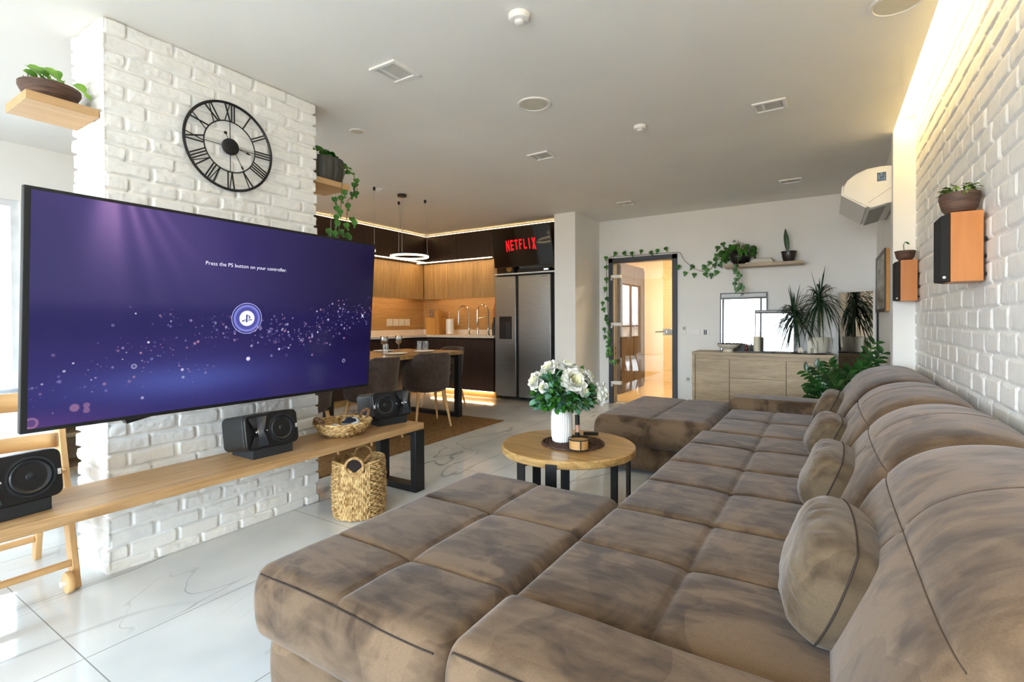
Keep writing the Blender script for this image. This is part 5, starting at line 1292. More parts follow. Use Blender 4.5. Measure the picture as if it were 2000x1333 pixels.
# right pot: grey ribbed trough with hanging pothos
t = thing('potted_plant', 'grey ribbed pot with trailing pothos on the kitchen side of the column', 'plant', (-3.04, 2.31, 2.190))
pot_ = obj('pot', MB().lathe([(0.001, 0.003), (0.085, 0.0), (0.10, 0.02), (0.112, 0.09), (0.108, 0.17), (0.100, 0.172), (0.10, 0.15), (0.001, 0.15)], (0, 0, 0), 120, capb=False, capt=False, fn=lambda r, h, a: (r*(1+0.035*math.sin(a*22+3*math.sin(h*40+a*3))) if r > 0.1 and h < 0.168 else r)*(1+0.24*abs(math.sin(a)))), M['greypot'], t, local=True)
obj('soil', MB().lathe([(0.001, 0.156), (0.101, 0.154)], (0, 0, 0), 32, capb=False, capt=False), M['soil'], pot_, local=True)
f = MB(); s_ = MB(); r = random.Random(3)
cluster(f, (0, -0.01, 0.16), 16, (0.09, 0.10), 0.075, 0.055, 8, rise=0.09, stems=s_)
for (dy, dz) in ((-0.11, 0.20), (-0.07, 0.18), (-0.03, 0.15), (0.10, 0.13), (0.13, 0.10)):
    s_.tube([(0.03, dy*0.6, 0.14), (0.06, dy, dz-0.01)], 0.002, 5); leafm(f, (0.06, dy, dz), (0.6, 0.4, 0.1), (0, -1, 0.5), 0.07, 0.055, 'heart', 0.4)
trail = [(2.482, 2.194), (2.454, 2.113), (2.51, 2.14), (2.497, 2.227), (2.359, 2.108), (2.358, 2.075), (2.289, 2.047), (2.404, 2.147), (2.416, 2.032), (2.305, 1.989), (2.327, 1.964), (2.287, 1.922), (2.308, 1.882), (2.457, 1.936), (2.461, 1.914), (2.248, 1.823), (2.383, 1.88), (2.316, 1.819), (2.387, 1.811), (2.265, 1.804), (2.40, 1.74), (2.30, 1.72), (2.36, 1.66), (2.28, 1.77), (2.42, 1.80)]
for (y, z) in trail:
    leafm(f, (0.115+r.uniform(-.03, .03), y-2.30-0.005, z-2.19+0.03), (r.uniform(-.1, .5), r.uniform(-.5, .5), -1), (1, -0.5, 0.2), 0.062, 0.046, 'heart', 0.15)
for pts in ([(0.09, 0.03, 0.15), (0.135, 0.06, 0.10), (0.13, 0.04, -0.05), (0.12, 0.04, -0.25), (0.115, 0.02, -0.38), (0.11, 0.06, -0.52)], [(0.08, 0.08, 0.15), (0.12, 0.16, 0.08), (0.12, 0.19, -0.02), (0.12, 0.10, -0.12), (0.12, 0.09, -0.30), (0.12, 0.0, -0.42)]):
    s_.tube(pts, 0.0028, 6)
obj('foliage', f, M['leaf'], t, local=True, angle=80); obj('stems', s_, M['stem'], t, local=True)

# ==================================================================  BRICK WALL SPEAKERS with bowls
def wallspk(y0, y1, x0, x1, z0, z1, label):
    t = thing('wall_speaker', label, 'speaker', ((x0+x1)/2, (y0+y1)/2, z0), 0, 'cherry veneer speakers mounted on the brick wall')
    obj('cabinet', MB().box(x0+0.032, x1, y0, y1, z0, z1), M['cherry'], t, bevel=0.002)
    gb = MB().hexa([(x0+0.0315, y0+0.002, z0+0.002), (x0+0.0315, y1-0.002, z0+0.002), (x0+0.0315, y1-0.002, z1-0.002), (x0+0.0315, y0+0.002, z1-0.002)], [(x0, y0+0.014, z0+0.006), (x0, y1-0.014, z0+0.006), (x0, y1-0.014, z1-0.012), (x0, y0+0.014, z1-0.012)])
    gr_ = obj('grille', gb, mat('grille_cloth', '1C1B1B', 0.85, bump=0.3, bscale=400), t, bevel=0.002)
    obj('badge', MB().cyl((x0+0.012, y0+0.0055, z0+0.02), 0.006, 0.003, 12, 'y'), M['chrome'], gr_)
    for k in range(3):
        obj('bracket', MB().cyl((x1-0.001, y0+0.012, z0+0.03+k*0.075), 0.008, 0.014, 10, 'x'), M['blackplastic'], t)
wallspk(2.845, 3.04, 0.417, 0.556, 1.362, 1.662, 'cherry wood wall speaker nearest the camera, larger in view')
wallspk(4.68, 4.865, 0.424, 0.556, 1.337, 1.640, 'cherry wood wall speaker further away beside the plaster corner')
t = thing('potted_plant', 'round dark woven bowl of small leafy sprigs on the nearer wall speaker', 'plant', (0.492, 2.93, 1.662))
pot_ = obj('pot', MB().lathe([(0.001, 0.002), (0.045, 0.0), (0.062, 0.025), (0.072, 0.07), (0.071, 0.092), (0.066, 0.092), (0.062, 0.07), (0.001, 0.07)], (0, 0, 0), 48, capb=False, capt=False), M['brownpot'], t, local=True)
obj('soil', MB().lathe([(0.001, 0.078), (0.064, 0.076)], (0, 0, 0), 24, capb=False, capt=False), M['soil'], pot_, local=True)
f = MB(); cluster(f, (0, 0, 0.078), 150, (0.062, 0.066), 0.020, 0.013, 6, 'oval', 0.6, rise=0.05)
obj('foliage', f, mat('sedum_leaf', '6F8F3A', 0.5, col2='38501C', scale=40), t, local=True, angle=80)
t = thing('potted_plant', 'brown wooden bowl with a single tiny sprout on the further wall speaker', 'plant', (0.492, 4.77, 1.640))
pot_ = obj('pot', MB().lathe([(0.001, 0.002), (0.035, 0.0), (0.055, 0.025), (0.066, 0.075), (0.061, 0.076), (0.05, 0.05), (0.001, 0.05)], (0, 0, 0), 40, capb=False, capt=False), M['brownpot'], t, local=True)
obj('soil', MB().lathe([(0.001, 0.062), (0.056, 0.060)], (0, 0, 0), 24, capb=False, capt=False), M['soil'], pot_, local=True)
f = MB(); f.tube([(-0.005, 0, 0.06), (-0.01, 0, 0.12), (0.0, 0, 0.145), (0.012, 0, 0.13)], 0.003, 6); leafm(f, (0.0, 0, 0.145), (0.6, 0, -0.4), (0, -1, 0.3), 0.035, 0.014, 'oval')
obj('foliage', f, M['leaf'], t, local=True)

# ==================================================================  AIR CONDITIONER
t = thing('air_conditioner', 'white wall air conditioner unit seen from its end near the ceiling', 'air conditioner', (0.28, 5.4, 2.0))
ya, yb_ = 4.995, 5.86
prof_ac = [(0.458, 2.135), (0.458, 2.428), (0.36, 2.437), (0.27, 2.428), (0.19, 2.398), (0.135, 2.352), (0.108, 2.30), (0.105, 2.235), (0.275, 2.118), (0.30, 2.105), (0.41, 2.135)]
prof_b = [(0.458, 2.145), (0.105, 2.24), (0.10, 2.20), (0.275, 2.085), (0.458, 2.13)]
fnac = lambda a, b, d: (a, d, b)
acb = obj('body', MB().prism(prof_ac, fnac, ya, yb_), M['whiteplastic'], t, bevel=0.008, bseg=3)
obj('front_panel', MB().prism([(0.108, 2.325), (0.096, 2.30), (0.094, 2.235), (0.262, 2.112), (0.272, 2.125), (0.112, 2.24)], fnac, ya+0.006, yb_-0.006), M['whiteplastic'], t, bevel=0.003)
obj('louver', MB().prism([(0.285, 2.103), (0.292, 2.096), (0.40, 2.125), (0.398, 2.134)], fnac, ya+0.03, yb_-0.03), M['greyplastic'], t, bevel=0.002)
obj('sticker', MB().box(0.335, 0.395, ya-0.0015, ya+0.001, 2.315, 2.385), mat('energy_sticker', '6C86A8', 0.4, col2='2D4466', scale=60), acb)
obj('seam', MB().beam((0.275, ya-0.001, 2.15), (0.45, ya-0.001, 2.27), 0.003, 0.003), M['greyplastic'], acb)

# ==================================================================  PAINTING on the alcove wall
t = thing('painting', 'landscape painting in a dark frame on the narrow right wall', 'painting', (0.44, 5.96, 1.27))
y0, y1, z0, z1 = 5.50, 6.44, 1.272, 1.835
m = MB(); b = 0.03
m.box(0.422, 0.436, y0, y1, z0, z0+b); m.box(0.422, 0.436, y0, y1, z1-b, z1); m.box(0.422, 0.436, y0, y0+b, z0+b, z1-b); m.box(0.422, 0.436, y1-b, y1, z0+b, z1-b)
obj('frame', m, mat('dark_picture_frame', '3A2A1E', 0.4), t, bevel=0.002)
obj('backing', MB().box(0.436, 0.461, y0+0.004, y1-0.004, z0+0.004, z1-0.004), mat('gilt_edge', 'C98A2C', 0.45), t)
pm = mat('painted_canvas', 'B3B2A4', 0.45, col2='6A5A42', scale=3.2, stretch=(1, 1, 4), p0=0.3, p1=0.6)
obj('canvas', MB().box(0.428, 0.436, y0+b, y1-b, z0+b, z1-b), pm, t)

# ==================================================================  SIDEBOARD
sx0, sx1, syf, sz = -1.44, 0.058, 6.50, 0.81
t = thing('sideboard', 'pale oak sideboard with doors and drawers against the back wall', 'sideboard', (-0.69, 6.71, 0))
obj('top', MB().box(sx0, sx1, syf-0.01, 6.925, sz-0.035, sz), M['sono_x'], t, bevel=0.002)
obj('body', MB().box(sx0+0.004, sx1-0.004, syf+0.025, 6.92, 0.04, sz-0.036), M['sono_x'], t)
sp_ = MB(); sp_.box(sx0, sx0+0.035, syf, 6.92, 0, sz-0.036); sp_.box(sx1-0.035, sx1, syf, 6.92, 0, sz-0.036)
obj('side_panel', sp_, M['sono_x'], t, bevel=0.002)
xs_ = [sx0+0.04, -1.005, -0.400, sx1-0.04]
zt = sz-0.085
obj('door', MB().box(xs_[0], xs_[1]-0.004, syf+0.004, syf+0.024, 0.06, zt), M['sono_x'], t, bevel=0.002)
for k in range(3):
    h_ = (zt-0.06)/3; obj('drawer', MB().box(xs_[1]+0.004, xs_[2]-0.004, syf+0.004, syf+0.024, 0.06+h_*k+0.003, 0.06+h_*(k+1)-0.003), M['sono_x'], t, bevel=0.002)
obj('door', MB().box(xs_[2]+0.004, xs_[3], syf+0.004, syf+0.024, 0.06, zt), M['sono_x'], t, bevel=0.002)
# leaning picture frames
def leanframe(x0, x1, zb, zt_, yb1, yt1, label, mw=0.012):
    t = thing('picture_frame', label, 'picture frame', ((x0+x1)/2, yb1, zb))
    def P(x, z, off=0.0):
        k = (z-zb)/(zt_-zb); return Vector((x, yb1+(yt1-yb1)*k-off, z))
    def slab(xa, xb, za, zc, o0, o1): return MB().hexa([P(xa, za, o0), P(xb, za, o0), P(xb, zc, o0), P(xa, zc, o0)], [P(xa, za, o1), P(xb, za, o1), P(xb, zc, o1), P(xa, zc, o1)])
    m = MB()
    for q in ((x0, x1, zb, zb+mw), (x0, x1, zt_-mw, zt_), (x0, x0+mw, zb+mw, zt_-mw), (x1-mw, x1, zb+mw, zt_-mw)):
        s_ = slab(*q, 0, 0.02); m.add(s_.v, s_.f)
    obj('frame', m, mat('graphite_frame', '4A4D52', 0.4), t)
    obj('print', slab(x0+mw, x1-mw, zb+mw, zt_-mw, 0.002, 0.006), mat('pale_print', 'D9D8D3', 0.7, var=0.02), t)
    obj('pane', slab(x0+mw, x1-mw, zb+mw, zt_-mw, 0.012, 0.015), M['frameglass'], t)
    return t, P
t1, Pf = leanframe(-1.175, -0.632, sz, 1.548, 6.885, 6.907, 'larger leaning picture frame with glass on the sideboard')
# reflected curtain folds, built as grey curves inside the larger frame
cv = MB()
for pts in ([(-1.09, 1.44), (-1.06, 1.25), (-0.99, 1.10), (-1.07, 0.95), (-1.09, 0.86)], [(-0.92, 1.46), (-0.93, 1.28), (-1.0, 1.10), (-0.97, 0.98), (-0.95, 0.87)]):
    cv.tube([Pf(x, z, 0.008) for x, z in pts], 0.0035, 5)
obj('curtain_reflection', cv, M['greyplastic'], t1)
leanframe(-0.765, -0.335, sz, 1.325, 6.835, 6.862, 'smaller leaning picture frame in front of the larger one', 0.011)
# tray with bottle and candles
o = obj('tray', MB().box(-0.93, -0.55, 6.57, 6.72, sz, sz+0.016), mat('slate_tray', '4B4E55', 0.5), bevel=0.003); tag(o, 'dark grey rectangular tray holding candles on the sideboard', 'tray')
o = obj('bottle', MB().lathe([(0.001, 0), (0.02, 0), (0.022, 0.004), (0.022, 0.045), (0.017, 0.058), (0.007, 0.066), (0.007, 0.085)], (-0.835, 6.64, sz+0.016), 20, capb=False), M['amber']); tag(o, 'small brown amber glass bottle on the grey tray', 'bottle')
t = thing('candle', 'thick cream pillar candle on the grey tray', 'candle', (-0.72, 6.65, sz+0.016))
obj('wax', MB().lathe([(0.001, 0), (0.038, 0), (0.038, 0.172), (0.034, 0.176), (0.001, 0.172)], (-0.72, 6.65, sz+0.016), 28, capb=False, capt=False), M['candle'], t)
obj('wick', MB().cyl((-0.72, 6.65, sz+0.186), 0.0015, 0.012, 6), M['blackplastic'], t)
t = thing('decorative_bowl', 'white footed bowl filled with brown potpourri on the sideboard', 'bowl', (-1.035, 6.61, sz))
obj('bowl', MB().lathe([(0.001, 0.0), (0.062, 0.0), (0.058, 0.03), (0.062, 0.038), (0.10, 0.055), (0.125, 0.082), (0.128, 0.098), (0.121, 0.098), (0.10, 0.075), (0.001, 0.07)], (-1.035, 6.61, sz), 40, capb=False, capt=False), M['cream'], t)
m = MB(); r = random.Random(2)
for k in range(60):
    a = r.uniform(0, 2*PI); q = 0.112*math.sqrt(r.random()); m.lathe([(0.0005, -0.008), (0.009, 0), (0.0005, 0.009)], (-1.035+q*math.cos(a), 6.61+q*math.sin(a), sz+0.096+r.uniform(-.003, .006)), 6, capb=False, capt=False)
obj('potpourri', m, M['soil'], t)
# black tray with pot, house ornaments
o = obj('tray', MB().lathe([(0.001, 0), (0.19, 0), (0.20, 0.006), (0.20, 0.014), (0.001, 0.012)], (-0.165, 6.70, sz), 48, capb=False, capt=False), M['blackplastic']); tag(o, 'round black tray under the tall spiky plant', 'tray')
t = thing('dracaena_plant', 'tall dracaena with two spiky crowns in a cream pot on the sideboard', 'plant', (-0.09, 6.72, sz+0.013))
pot_ = obj('pot', MB().lathe([(0.001, 0), (0.085, 0), (0.092, 0.01), (0.105, 0.165), (0.107, 0.178), (0.100, 0.178), (0.095, 0.15), (0.001, 0.15)], (0, 0, 0), 40, capb=False, capt=False), M['cream'], t, local=True)
obj('soil', MB().lathe([(0.001, 0.158), (0.096, 0.156)], (0, 0, 0), 32, capb=False, capt=False), M['soil'], pot_, local=True)
obj('trunk', MB().tube([(0.01, 0, 0.15), (0.015, 0, 0.35), (0.012, 0, 0.62)], [0.007, 0.006, 0.006], 8), M['stem'], t, local=True)
obj('trunk', MB().tube([(-0.04, 0.0, 0.15), (-0.12, -0.01, 0.26), (-0.22, -0.02, 0.36), (-0.24, -0.02, 0.44)], [0.007, 0.006, 0.006, 0.006], 8), M['stem'], t, local=True)
def spiky(c, n, L, seed, t, ylim=0.15):
    f = MB(); r = random.Random(seed)
    for k in range(n):
        a = r.uniform(0, 2*PI); el = r.uniform(-0.75, 1.45)*(1 if k % 4 else 0.8); LL = L*r.uniform(.75, 1.1)
        dx, dy = math.cos(a)*math.cos(el), math.sin(a)*math.cos(el); dz = math.sin(el)
        if dy > 0.25: dy *= 0.35
        base = Vector(c)+Vector((0, 0, r.uniform(-0.06, 0.05))); b0 = len(f.v); N = 9; W = 0.0125
        pts = []
        for i in range(N+1):
            tt = i/N; pts.append(base+Vector((dx, dy, dz))*LL*tt*(1-0.22*tt)-Vector((0, 0, 1))*LL*0.62*tt**2.1*(1 if el < 1.25 else 0.1))
        side = Vector((dx, dy, 0)).cross(Vector((0, 0, 1)))
        if side.length < 1e-3: side = Vector((1, 0, 0))
        side = (side.normalized()+Vector((0, 0, 0.4*math.sin(k)))).normalized()
        for i, p in enumerate(pts):
            tt = i/N; w = W*min(1, 0.5+tt*3)*min(1, 2.2*(1-tt)+0.04)*0.62
            f.v.append(tuple(p-side*w)); f.v.append(tuple(p+side*w))
        for i in range(N): q = b0+2*i; f.f.append((q, q+1, q+3, q+2)); f.mi.append(0)
    def clear(x, y, z):
        y = min(y, ylim); d_ = -0.684*(x-0.09-0.085)-0.730*(y+6.72-6.9)     # keep clear of the angled mirror
        if d_ < 0.03 and z > -5: x -= 0.684*(0.03-d_); y -= 0.730*(0.03-d_)
        return (x, y, max(z, 0.03) if abs(x) > 0.1 or abs(y) > 0.1 else z)
    f.v = [clear(*p) for p in f.v]
    obj('leaves', f, M['dracaena'], t, local=True, angle=80)
spiky((0.012, -0.02, 0.60), 110, 0.52, 3, t, 0.18); spiky((-0.24, -0.04, 0.43), 100, 0.46, 4, t, 0.09)
def house(x, y, w, h, d, label, arch):
    t = thing('house_ornament', label, 'ornament', (x, y, sz+0.014))
    z = sz+0.014
    poly = [(-w/2, 0), (w/2, 0), (w/2, h*0.72), (w*0.2, h), (-w*0.2, h), (-w/2, h*0.72)] if not arch else [(-w/2, 0), (w/2, 0), (w/2, h*0.5)]+[(w/2*math.cos(a), h*0.5+h*0.5*math.sin(a)) for a in np.linspace(0.3, PI-0.3, 7)]+[(-w/2, h*0.5)]
    obj('body', MB().prism(poly, lambda a, b, dd: (x+a, y+dd, z+b), -d/2, d/2), M['cream'], t, bevel=0.002)
    k = 14; dz = h*0.38 if arch else 0.0
    m = MB()
    m.prism([(w*0.24*math.cos(a), h*0.05+w*0.3*math.sin(a)) for a in np.linspace(0, PI, 9)] if arch else [(-w*0.16, 0.001), (w*0.16, 0.001), (w*0.16, h*0.3), (0, h*0.38), (-w*0.16, h*0.3)], lambda a, b, dd: (x+a, y-d/2-dd, z+b), 0.0005, 0.003)
    obj('doorway', m, mat('doorway_shade', 'A79E8A', 0.7), t)
house(-0.262, 6.60, 0.052, 0.062, 0.03, 'tiny cream arched ornament beside the plant pot', True)
house(-0.150, 6.585, 0.095, 0.165, 0.035, 'cream house shaped ornament in front of the plant pot', False)
# mirror standing in the corner at 45 degrees
t = thing('standing_mirror', 'tall white framed mirror angled across the right corner', 'mirror', (0.25, 6.72, 0))
mp0, mp1 = Vector((0.085, 6.90, 0)), Vector((0.432, 6.575, 0)); du = (mp1-mp0).normalized(); nn_ = Vector((du.y, -du.x, 0))
if nn_.y > 0: nn_ = -nn_
Lm = (mp1-mp0).length; H1 = 1.53
def msl(a0_, a1_, z0_, z1_, o0, o1):
    P_ = lambda a, z, o_: mp0+du*a+Vector((0, 0, z))+nn_*o_
    return MB().hexa([P_(a0_, z0_, o0), P_(a1_, z0_, o0), P_(a1_, z1_, o0), P_(a0_, z1_, o0)], [P_(a0_, z0_, o1), P_(a1_, z0_, o1), P_(a1_, z1_, o1), P_(a0_, z1_, o1)])
m = MB(); w = 0.022
for q in ((0, Lm, 0, w), (0, Lm, H1-w, H1), (0, w, w, H1-w), (Lm-w, Lm, w, H1-w)): s_ = msl(*q, -0.01, 0.012); m.add(s_.v, s_.f)
obj('frame', m, M['whiteplastic'], t); obj('mirror_glass', msl(w, Lm-w, w, H1-w, -0.004, 0.004), M['mirror'], t)
# shelf on back wall
o = obj('wall_shelf', MB().box(-1.10, -0.245, 6.69, 6.928, 1.855, 1.893), M['sono_x'], bevel=0.002); tag(o, 'long pale oak wall shelf above the sideboard', 'shelf')
t = thing('potted_plant', 'round black pot of trailing pothos on the long wall shelf', 'plant', (-0.925, 6.80, 1.893))
pot_ = obj('pot', MB().lathe([(0.001, 0.002), (0.06, 0.0), (0.10, 0.035), (0.118, 0.09), (0.108, 0.145), (0.085, 0.175), (0.078, 0.175), (0.09, 0.14), (0.001, 0.14)], (0, 0, 0), 96, capb=False, capt=False, fn=lambda r, h, a: r*(1+0.012*math.sin(a*24)) if r > 0.09 else r), M['blackplastic'], t, local=True)
obj('soil', MB().lathe([(0.001, 0.15), (0.085, 0.148)], (0, 0, 0), 32, capb=False, capt=False), M['soil'], pot_, local=True)
f = MB(); s_ = MB(); r = random.Random(17)
for k in range(46):
    a = r.uniform(0, 2*PI); R = r.uniform(0.05, 0.20); z = 0.27-R*R*4.5+r.uniform(-.06, .05); x, y = R*math.cos(a)*1.1, R*math.sin(a)*0.55-0.03
    y = min(y, 0.09)
    s_.tube([(x*0.1, y*0.1, 0.15), (x*0.5, y*0.5, z+0.03), (x, y, z)], 0.002, 4)
    leafm(f, (x, y, z), (x*3, y*3-0.3, r.uniform(-1.1, 0.1)), (r.uniform(-.4, .4), -0.7, 0.8), r.uniform(.07, .10), r.uniform(.055, .075), 'heart', 0.3)
for (x, z) in ((-0.959, 1.805), (-0.901, 1.738), (-0.942, 1.69), (-0.896, 1.625), (-0.965, 1.64), (-0.907, 1.585), (-0.942, 1.57), (-0.884, 1.59), (-0.95, 1.86), (-0.93, 1.77)):
    leafm(f, (x+0.925, 6.66-6.80, z-1.893+0.03), (r.uniform(-.5, .5), -0.1, -1), (0, -1, 0.3), 0.075, 0.058, 'heart', 0.1)
s_.tube([(0.0, -0.07, 0.15), (0.0, -0.135, 0.14), (-0.01, -0.142, 0.0), (0.0, -0.142, -0.33)], 0.003, 6)
# vine running along the wall and round the door frame
vine = [(-2.723, 2.105), (-2.735, 1.968), (-2.724, 1.797), (-2.732, 1.659), (-2.732, 1.511), (-2.777, 1.448), (-2.787, 1.358), (-2.711, 1.251), (-2.704, 1.153), (-2.761, 1.068), (-2.689, 1.018), (-2.734, 0.953), (-2.667, 0.92), (-2.721, 0.813), (-2.661, 0.789), (-2.706, 0.692), (-2.646, 0.705), (-2.673, 0.598), (-2.60, 0.602), (-2.574, 2.157), (-2.465, 2.153), (-2.348, 2.144), (-2.201, 2.159), (-2.082, 2.13), (-1.974, 2.15), (-1.875, 2.168), (-1.7, 1.914), (-1.607, 1.821), (-1.495, 1.795), (-1.37, 1.798), (-1.283, 1.784), (-1.294, 1.936), (-1.212, 1.812), (-1.249, 1.905), (-1.213, 2.025), (-1.24, 1.98), (-1.36, 1.893), (-1.508, 1.902), (-1.199, 2.128), (-1.146, 2.17), (-1.17, 2.05), (-1.13, 1.96), (-1.10, 2.10), (-2.70, 0.88), (-2.69, 0.75), (-2.73, 1.20), (-1.33, 1.85), (-1.19, 1.90)]
for i, (x, z) in enumerate(vine):
    yv = 6.885 if -2.78 < x < -1.66 else 6.905
    side = -1 if x < -2.6 else 0
    leafm(f, (x+0.925+0.02*side*0, yv-6.80, z-1.893+0.035), (r.uniform(-.7, .7), -0.15, -1), (0, -1, 0.2), r.uniform(.065, .088), r.uniform(.055, .07), 'heart', 0.05)
stm = [(-1.0, 6.82, 2.03), (-1.114, 6.885, 2.105), (-1.185, 6.9, 2.016), (-1.292, 6.91, 1.872), (-1.401, 6.912, 1.844), (-1.493, 6.912, 1.884), (-1.625, 6.91, 1.999), (-1.682, 6.89, 2.115), (-1.857, 6.888, 2.125), (-2.264, 6.888, 2.122), (-2.631, 6.888, 2.132), (-2.715, 6.885, 2.10), (-2.738, 6.91, 1.959), (-2.732, 6.91, 1.746), (-2.722, 6.91, 1.405), (-2.71, 6.91, 1.234), (-2.712, 6.91, 0.979), (-2.70, 6.9, 0.66)]
s_.tube([(x+0.925, y-6.80, z-1.893) for x, y, z in stm], 0.0035, 6)
obj('foliage', f, M['leaf'], t, local=True, angle=80); obj('vine_stem', s_, M['stem'], t, local=True)
bk = [(-0.86, -0.55, 6.72, 6.90, 1.893, 1.908, 'Grey paperback at the bottom', '3B3A3C', 'dark book at the bottom of the stack on the wall shelf'), (-0.80, -0.56, 6.73, 6.89, 1.908, 1.932, '', '8E8780', 'thick grey book in the middle of the stack on the wall shelf'), (-0.79, -0.57, 6.74, 6.88, 1.932, 1.950, '', '5A4A44', 'brown book on top of the stack on the wall shelf')]
for (a, b_, c, d, e, g, _, colr, lab) in bk:
    t = thing('book', lab, 'book', ((a+b_)/2, (c+d)/2, e), 0, 'books lying on the wall shelf')
    m = MB(); m.box(a, b_, c, d, e, e+0.0025); m.box(a, b_, c, d, g-0.0025, g); m.box(a, b_, d-0.003, d, e+0.0025, g-0.0025)
    obj('cover', m, mat('cover_'+colr, colr, 0.5), t)
    obj('pages', MB().box(a+0.003, b_-0.003, c+0.003, d-0.003, e+0.0025, g-0.0025), M['cream'], t)
t = thing('potted_plant', 'small dark pot with one upright snake plant leaf on the wall shelf', 'plant', (-0.392, 6.80, 1.893))
pot_ = obj('pot', MB().lathe([(0.001, 0.012), (0.058, 0.010), (0.074, 0.06), (0.080, 0.11), (0.086, 0.112), (0.086, 0.124), (0.078, 0.124), (0.07, 0.10), (0.001, 0.10)], (0, 0, 0), 40, capb=False, capt=False), mat('dark_glazed_pot', '2E2626', 0.25), t, local=True)
obj('saucer', MB().lathe([(0.001, 0), (0.062, 0), (0.068, 0.012), (0.001, 0.010)], (0, 0, 0), 32, capb=False, capt=False), M['satinblack'], t, local=True)
obj('soil', MB().lathe([(0.001, 0.108), (0.074, 0.106)], (0, 0, 0), 32, capb=False, capt=False), M['soil'], pot_, local=True)
f = MB(); leafm(f, (-0.01, 0, 0.10), (-0.10, 0, 1), (0, -1, 0), 0.30, 0.055, 'oval', 0.02, 10)
obj('leaf', f, M['leafdark'], t, local=True, angle=80)
# switches and sockets on the back wall
def plate(x, z, w, h, label, cat, keys):
    t = thing(cat.replace(' ', '_'), label, cat, (x, KY-0.01, z-h/2))
    obj('plate', MB().box(x-w/2, x+w/2, KY-0.010, KY, z-h/2, z+h/2), M['whiteplastic'], t, bevel=0.003)
    for (a0_, a1_, b0_, b1_, mt) in keys:
        obj('button', MB().box(x+a0_, x+a1_, KY-0.014, KY-0.0098, z+b0_, z+b1_), mt, t, bevel=0.001)
plate(-1.635, 1.064, 0.055, 0.13, 'white thermostat remote in its holder next to the glass door', 'remote holder', [(-.018, .018, .01, .05, M['greyplastic']), (-.014, .014, -.045, -.01, M['whiteplastic'])])
plate(-1.50, 1.05, 0.145, 0.085, 'white double light switch in the middle of the three wall plates', 'light switch', [(-.066, -.003, -.035, .035, M['whiteplastic']), (.003, .066, -.035, .035, M['whiteplastic'])])
plate(-1.365, 1.043, 0.10, 0.085, 'white switch with dark grey rockers nearest the sideboard', 'light switch', [(-.018, -.002, -.032, .032, M['blackplastic']), (.004, .020, -.032, .032, M['blackplastic'])])
plate(-1.585, 0.41, 0.085, 0.085, 'white power socket low on the back wall', 'socket', [(-.02, .02, -.02, .02, M['greyplastic'])])

# ==================================================================  ZZ PLANT behind the sofa
t = thing('potted_plant', 'leafy green zz plant standing on the floor behind the sofa end', 'plant', (0.13, 5.45, 0))
pot_ = obj('pot', MB().lathe([(0.001, 0), (0.11, 0), (0.12, 0.01), (0.15, 0.30), (0.155, 0.32), (0.145, 0.32), (0.135, 0.28), (0.001, 0.28)], (0, 0, 0), 40, capb=False, capt=False), M['cream'], t, local=True)
obj('soil', MB().lathe([(0.001, 0.29), (0.14, 0.286)], (0, 0, 0), 32, capb=False, capt=False), M['soil'], pot_, local=True)
f = MB(); s_ = MB(); r = random.Random(33)
ends = [(0.27, -0.05, 0.90), (0.22, 0.05, 0.98), (-0.30, -0.1, 0.72), (-0.22, -0.15, 0.76), (-0.12, -0.2, 0.70), (0.02, -0.2, 0.72), (0.12, -0.15, 0.78), (-0.26, 0.05, 0.60), (-0.18, -0.1, 0.58), (0.05, 0.1, 0.74), (-0.05, -0.25, 0.62), (0.20, -0.12, 0.84), (-0.28, -0.18, 0.52), (-0.12, -0.1, 0.80), (0.0, -0.28, 0.56), (0.12, -0.22, 0.66)]
for e in ends:
    b0 = Vector((e[0]*0.15, e[1]*0.15, 0.28)); e = Vector(e); mid = b0.lerp(e, 0.5)+Vector((-e.x*0.18, -e.y*0.18, 0.08))
    pts = [b0*(1-q)**2+mid*2*q*(1-q)+e*q*q for q in [k/12 for k in range(13)]]
    s_.tube(pts, [0.008-0.0004*k for k in range(13)], 6)
    for k in range(3, 13):
        d = (pts[min(k+1, 12)]-pts[k-1]).normalized()
        for sg in (-1, 1):
            sd = d.cross(Vector((r.uniform(-.2, .2), -1, 0.5))).normalized()*sg
            leafm(f, pts[k], sd+d*0.75+Vector((0, -0.2, 0.1)), (0, -0.6, 0.8), r.uniform(.075, .10), r.uniform(.036, .046), 'oval', 0.15, 5)
f.v = [(min(x, 0.325), y, z) for x, y, z in f.v]
obj('foliage', f, M['leafdark'], t, local=True, angle=80); obj('stems', s_, M['stemg'], t, local=True)

# ==================================================================  HIGH CHAIR behind the bench
hc = thing('high_chair', 'beech wood adjustable high chair behind the left end of the bench', 'high chair', (-3.1, 0.63, 0))
for y in (0.845, 0.41):
    sg = 1
    obj('leg', MB().beam((-2.885, y, 0.0), (-3.125, y, 0.93), 0.026, 0.062, up=(1, 0, 0.2)), M['beech'], hc, bevel=0.004, label='long slanted side post')
    obj('leg', MB().beam((-3.42, y, 0.0), (-3.375, y, 0.20), 0.026, 0.055, up=(1, 0, 0)), M['beech'], hc, bevel=0.004)
    obj('brace', MB().beam((-3.385, y, 0.17), (-2.965, y, 0.30), 0.024, 0.05), M['beech'], hc, bevel=0.004)
    for k in range(4):
        obj('slot_block', MB().box(-3.14-0.012*k, -3.045-0.012*k, y-(0.04 if y > 0.6 else -0.01), y-(0.01 if y > 0.6 else -0.04), 0.345+k*0.055, 0.372+k*0.055), M['beech_y'], hc, bevel=0.004)
obj('rail', MB().tube([(-2.90, 0.83, 0.115), (-2.90, 0.42, 0.115)], 0.016, 12), M['beech_y'], hc)
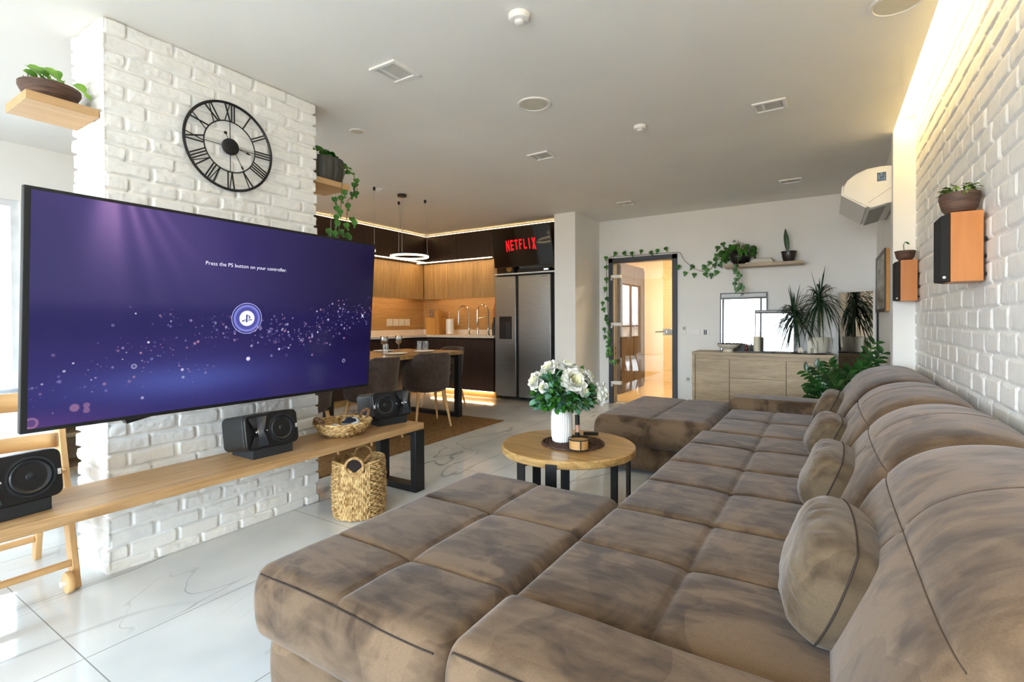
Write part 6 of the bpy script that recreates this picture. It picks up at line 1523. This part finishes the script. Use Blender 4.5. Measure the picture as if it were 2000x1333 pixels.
obj('rail', MB().tube([(-3.395, 0.83, 0.11), (-3.395, 0.42, 0.11)], 0.016, 12), M['beech_y'], hc)
def rail(z0_, z1_, x, bow=0.05):
    def f(u, v): return (x-bow*math.sin(u*PI), 0.425+0.405*u, z0_+(z1_-z0_)*v)
    return MB().grid(f, [i/16 for i in range(17)], [0, 1])
for (a, b_, x, nm) in ((0.625, 0.69, -3.05, 'backrest_slat'), (0.80, 0.885, -3.09, 'backrest_slat')):
    o = obj(nm, rail(a, b_, x), M['beech_y'], hc); sd = o.modifiers.new('s', 'SOLIDIFY'); sd.thickness = 0.018
obj('seat', MB().box(-3.20, -2.92, 0.43, 0.83, 0.52, 0.538), M['beech_y'], hc, bevel=0.005)
obj('footplate', MB().box(-3.10, -2.86, 0.43, 0.83, 0.30, 0.318), M['beech_y'], hc, bevel=0.005)
obj('wheel', MB().lathe([(0.012, 0), (0.045, 0), (0.047, 0.004), (0.047, 0.018), (0.045, 0.022), (0.012, 0.022)], (-2.855, 0.80, 0.048), 28, 'y'), M['beech'], hc)
obj('axle', MB().lathe([(0.013, 0), (0.013, 0.03)], (-2.855, 0.782, 0.048), 14, 'y'), M['whiteplastic'], hc)
# low open shelf unit against the left wall
t = thing('low_shelf_unit', 'low open oak shelf unit beyond the high chair against the left wall', 'shelf', (-5.38, 1.9, 0))
m = MB(); m.box(-5.545, -5.2, 1.45, 2.4, 0, 0.03); m.box(-5.545, -5.2, 1.45, 2.4, 0.28, 0.31); m.box(-5.545, -5.2, 1.45, 2.4, 0.56, 0.59); m.box(-5.545, -5.2, 1.45, 1.475, 0.03, 0.56); m.box(-5.545, -5.2, 2.375, 2.4, 0.03, 0.56)
obj('carcass', m, M['sono_x'], t); obj('back_panel', MB().box(-5.549, -5.545, 1.45, 2.4, 0, 0.59), M['sono_x'], t)
t = thing('bench_cushion', 'dark grey cushion pad lying on a pale cabinet by the left window', 'cushion', (-4.9, 0.95, 0.60))
obj('cover', MB().box(-5.30, -4.95, 0.90, 1.32, 0.655, 0.70), mat('grey_pad', '6E747A', 0.9), t, bevel=0.015, bseg=3)
t = thing('side_cabinet', 'pale white cabinet under the grey pad by the left window', 'cabinet', (-5.12, 1.1, 0))
obj('body', MB().box(-5.33, -4.93, 0.88, 1.35, 0, 0.655), M['whiteplastic'], t, bevel=0.004)
obj('door', MB().box(-4.93, -4.915, 0.89, 1.34, 0.05, 0.64), M['whiteplastic'], t, bevel=0.003)
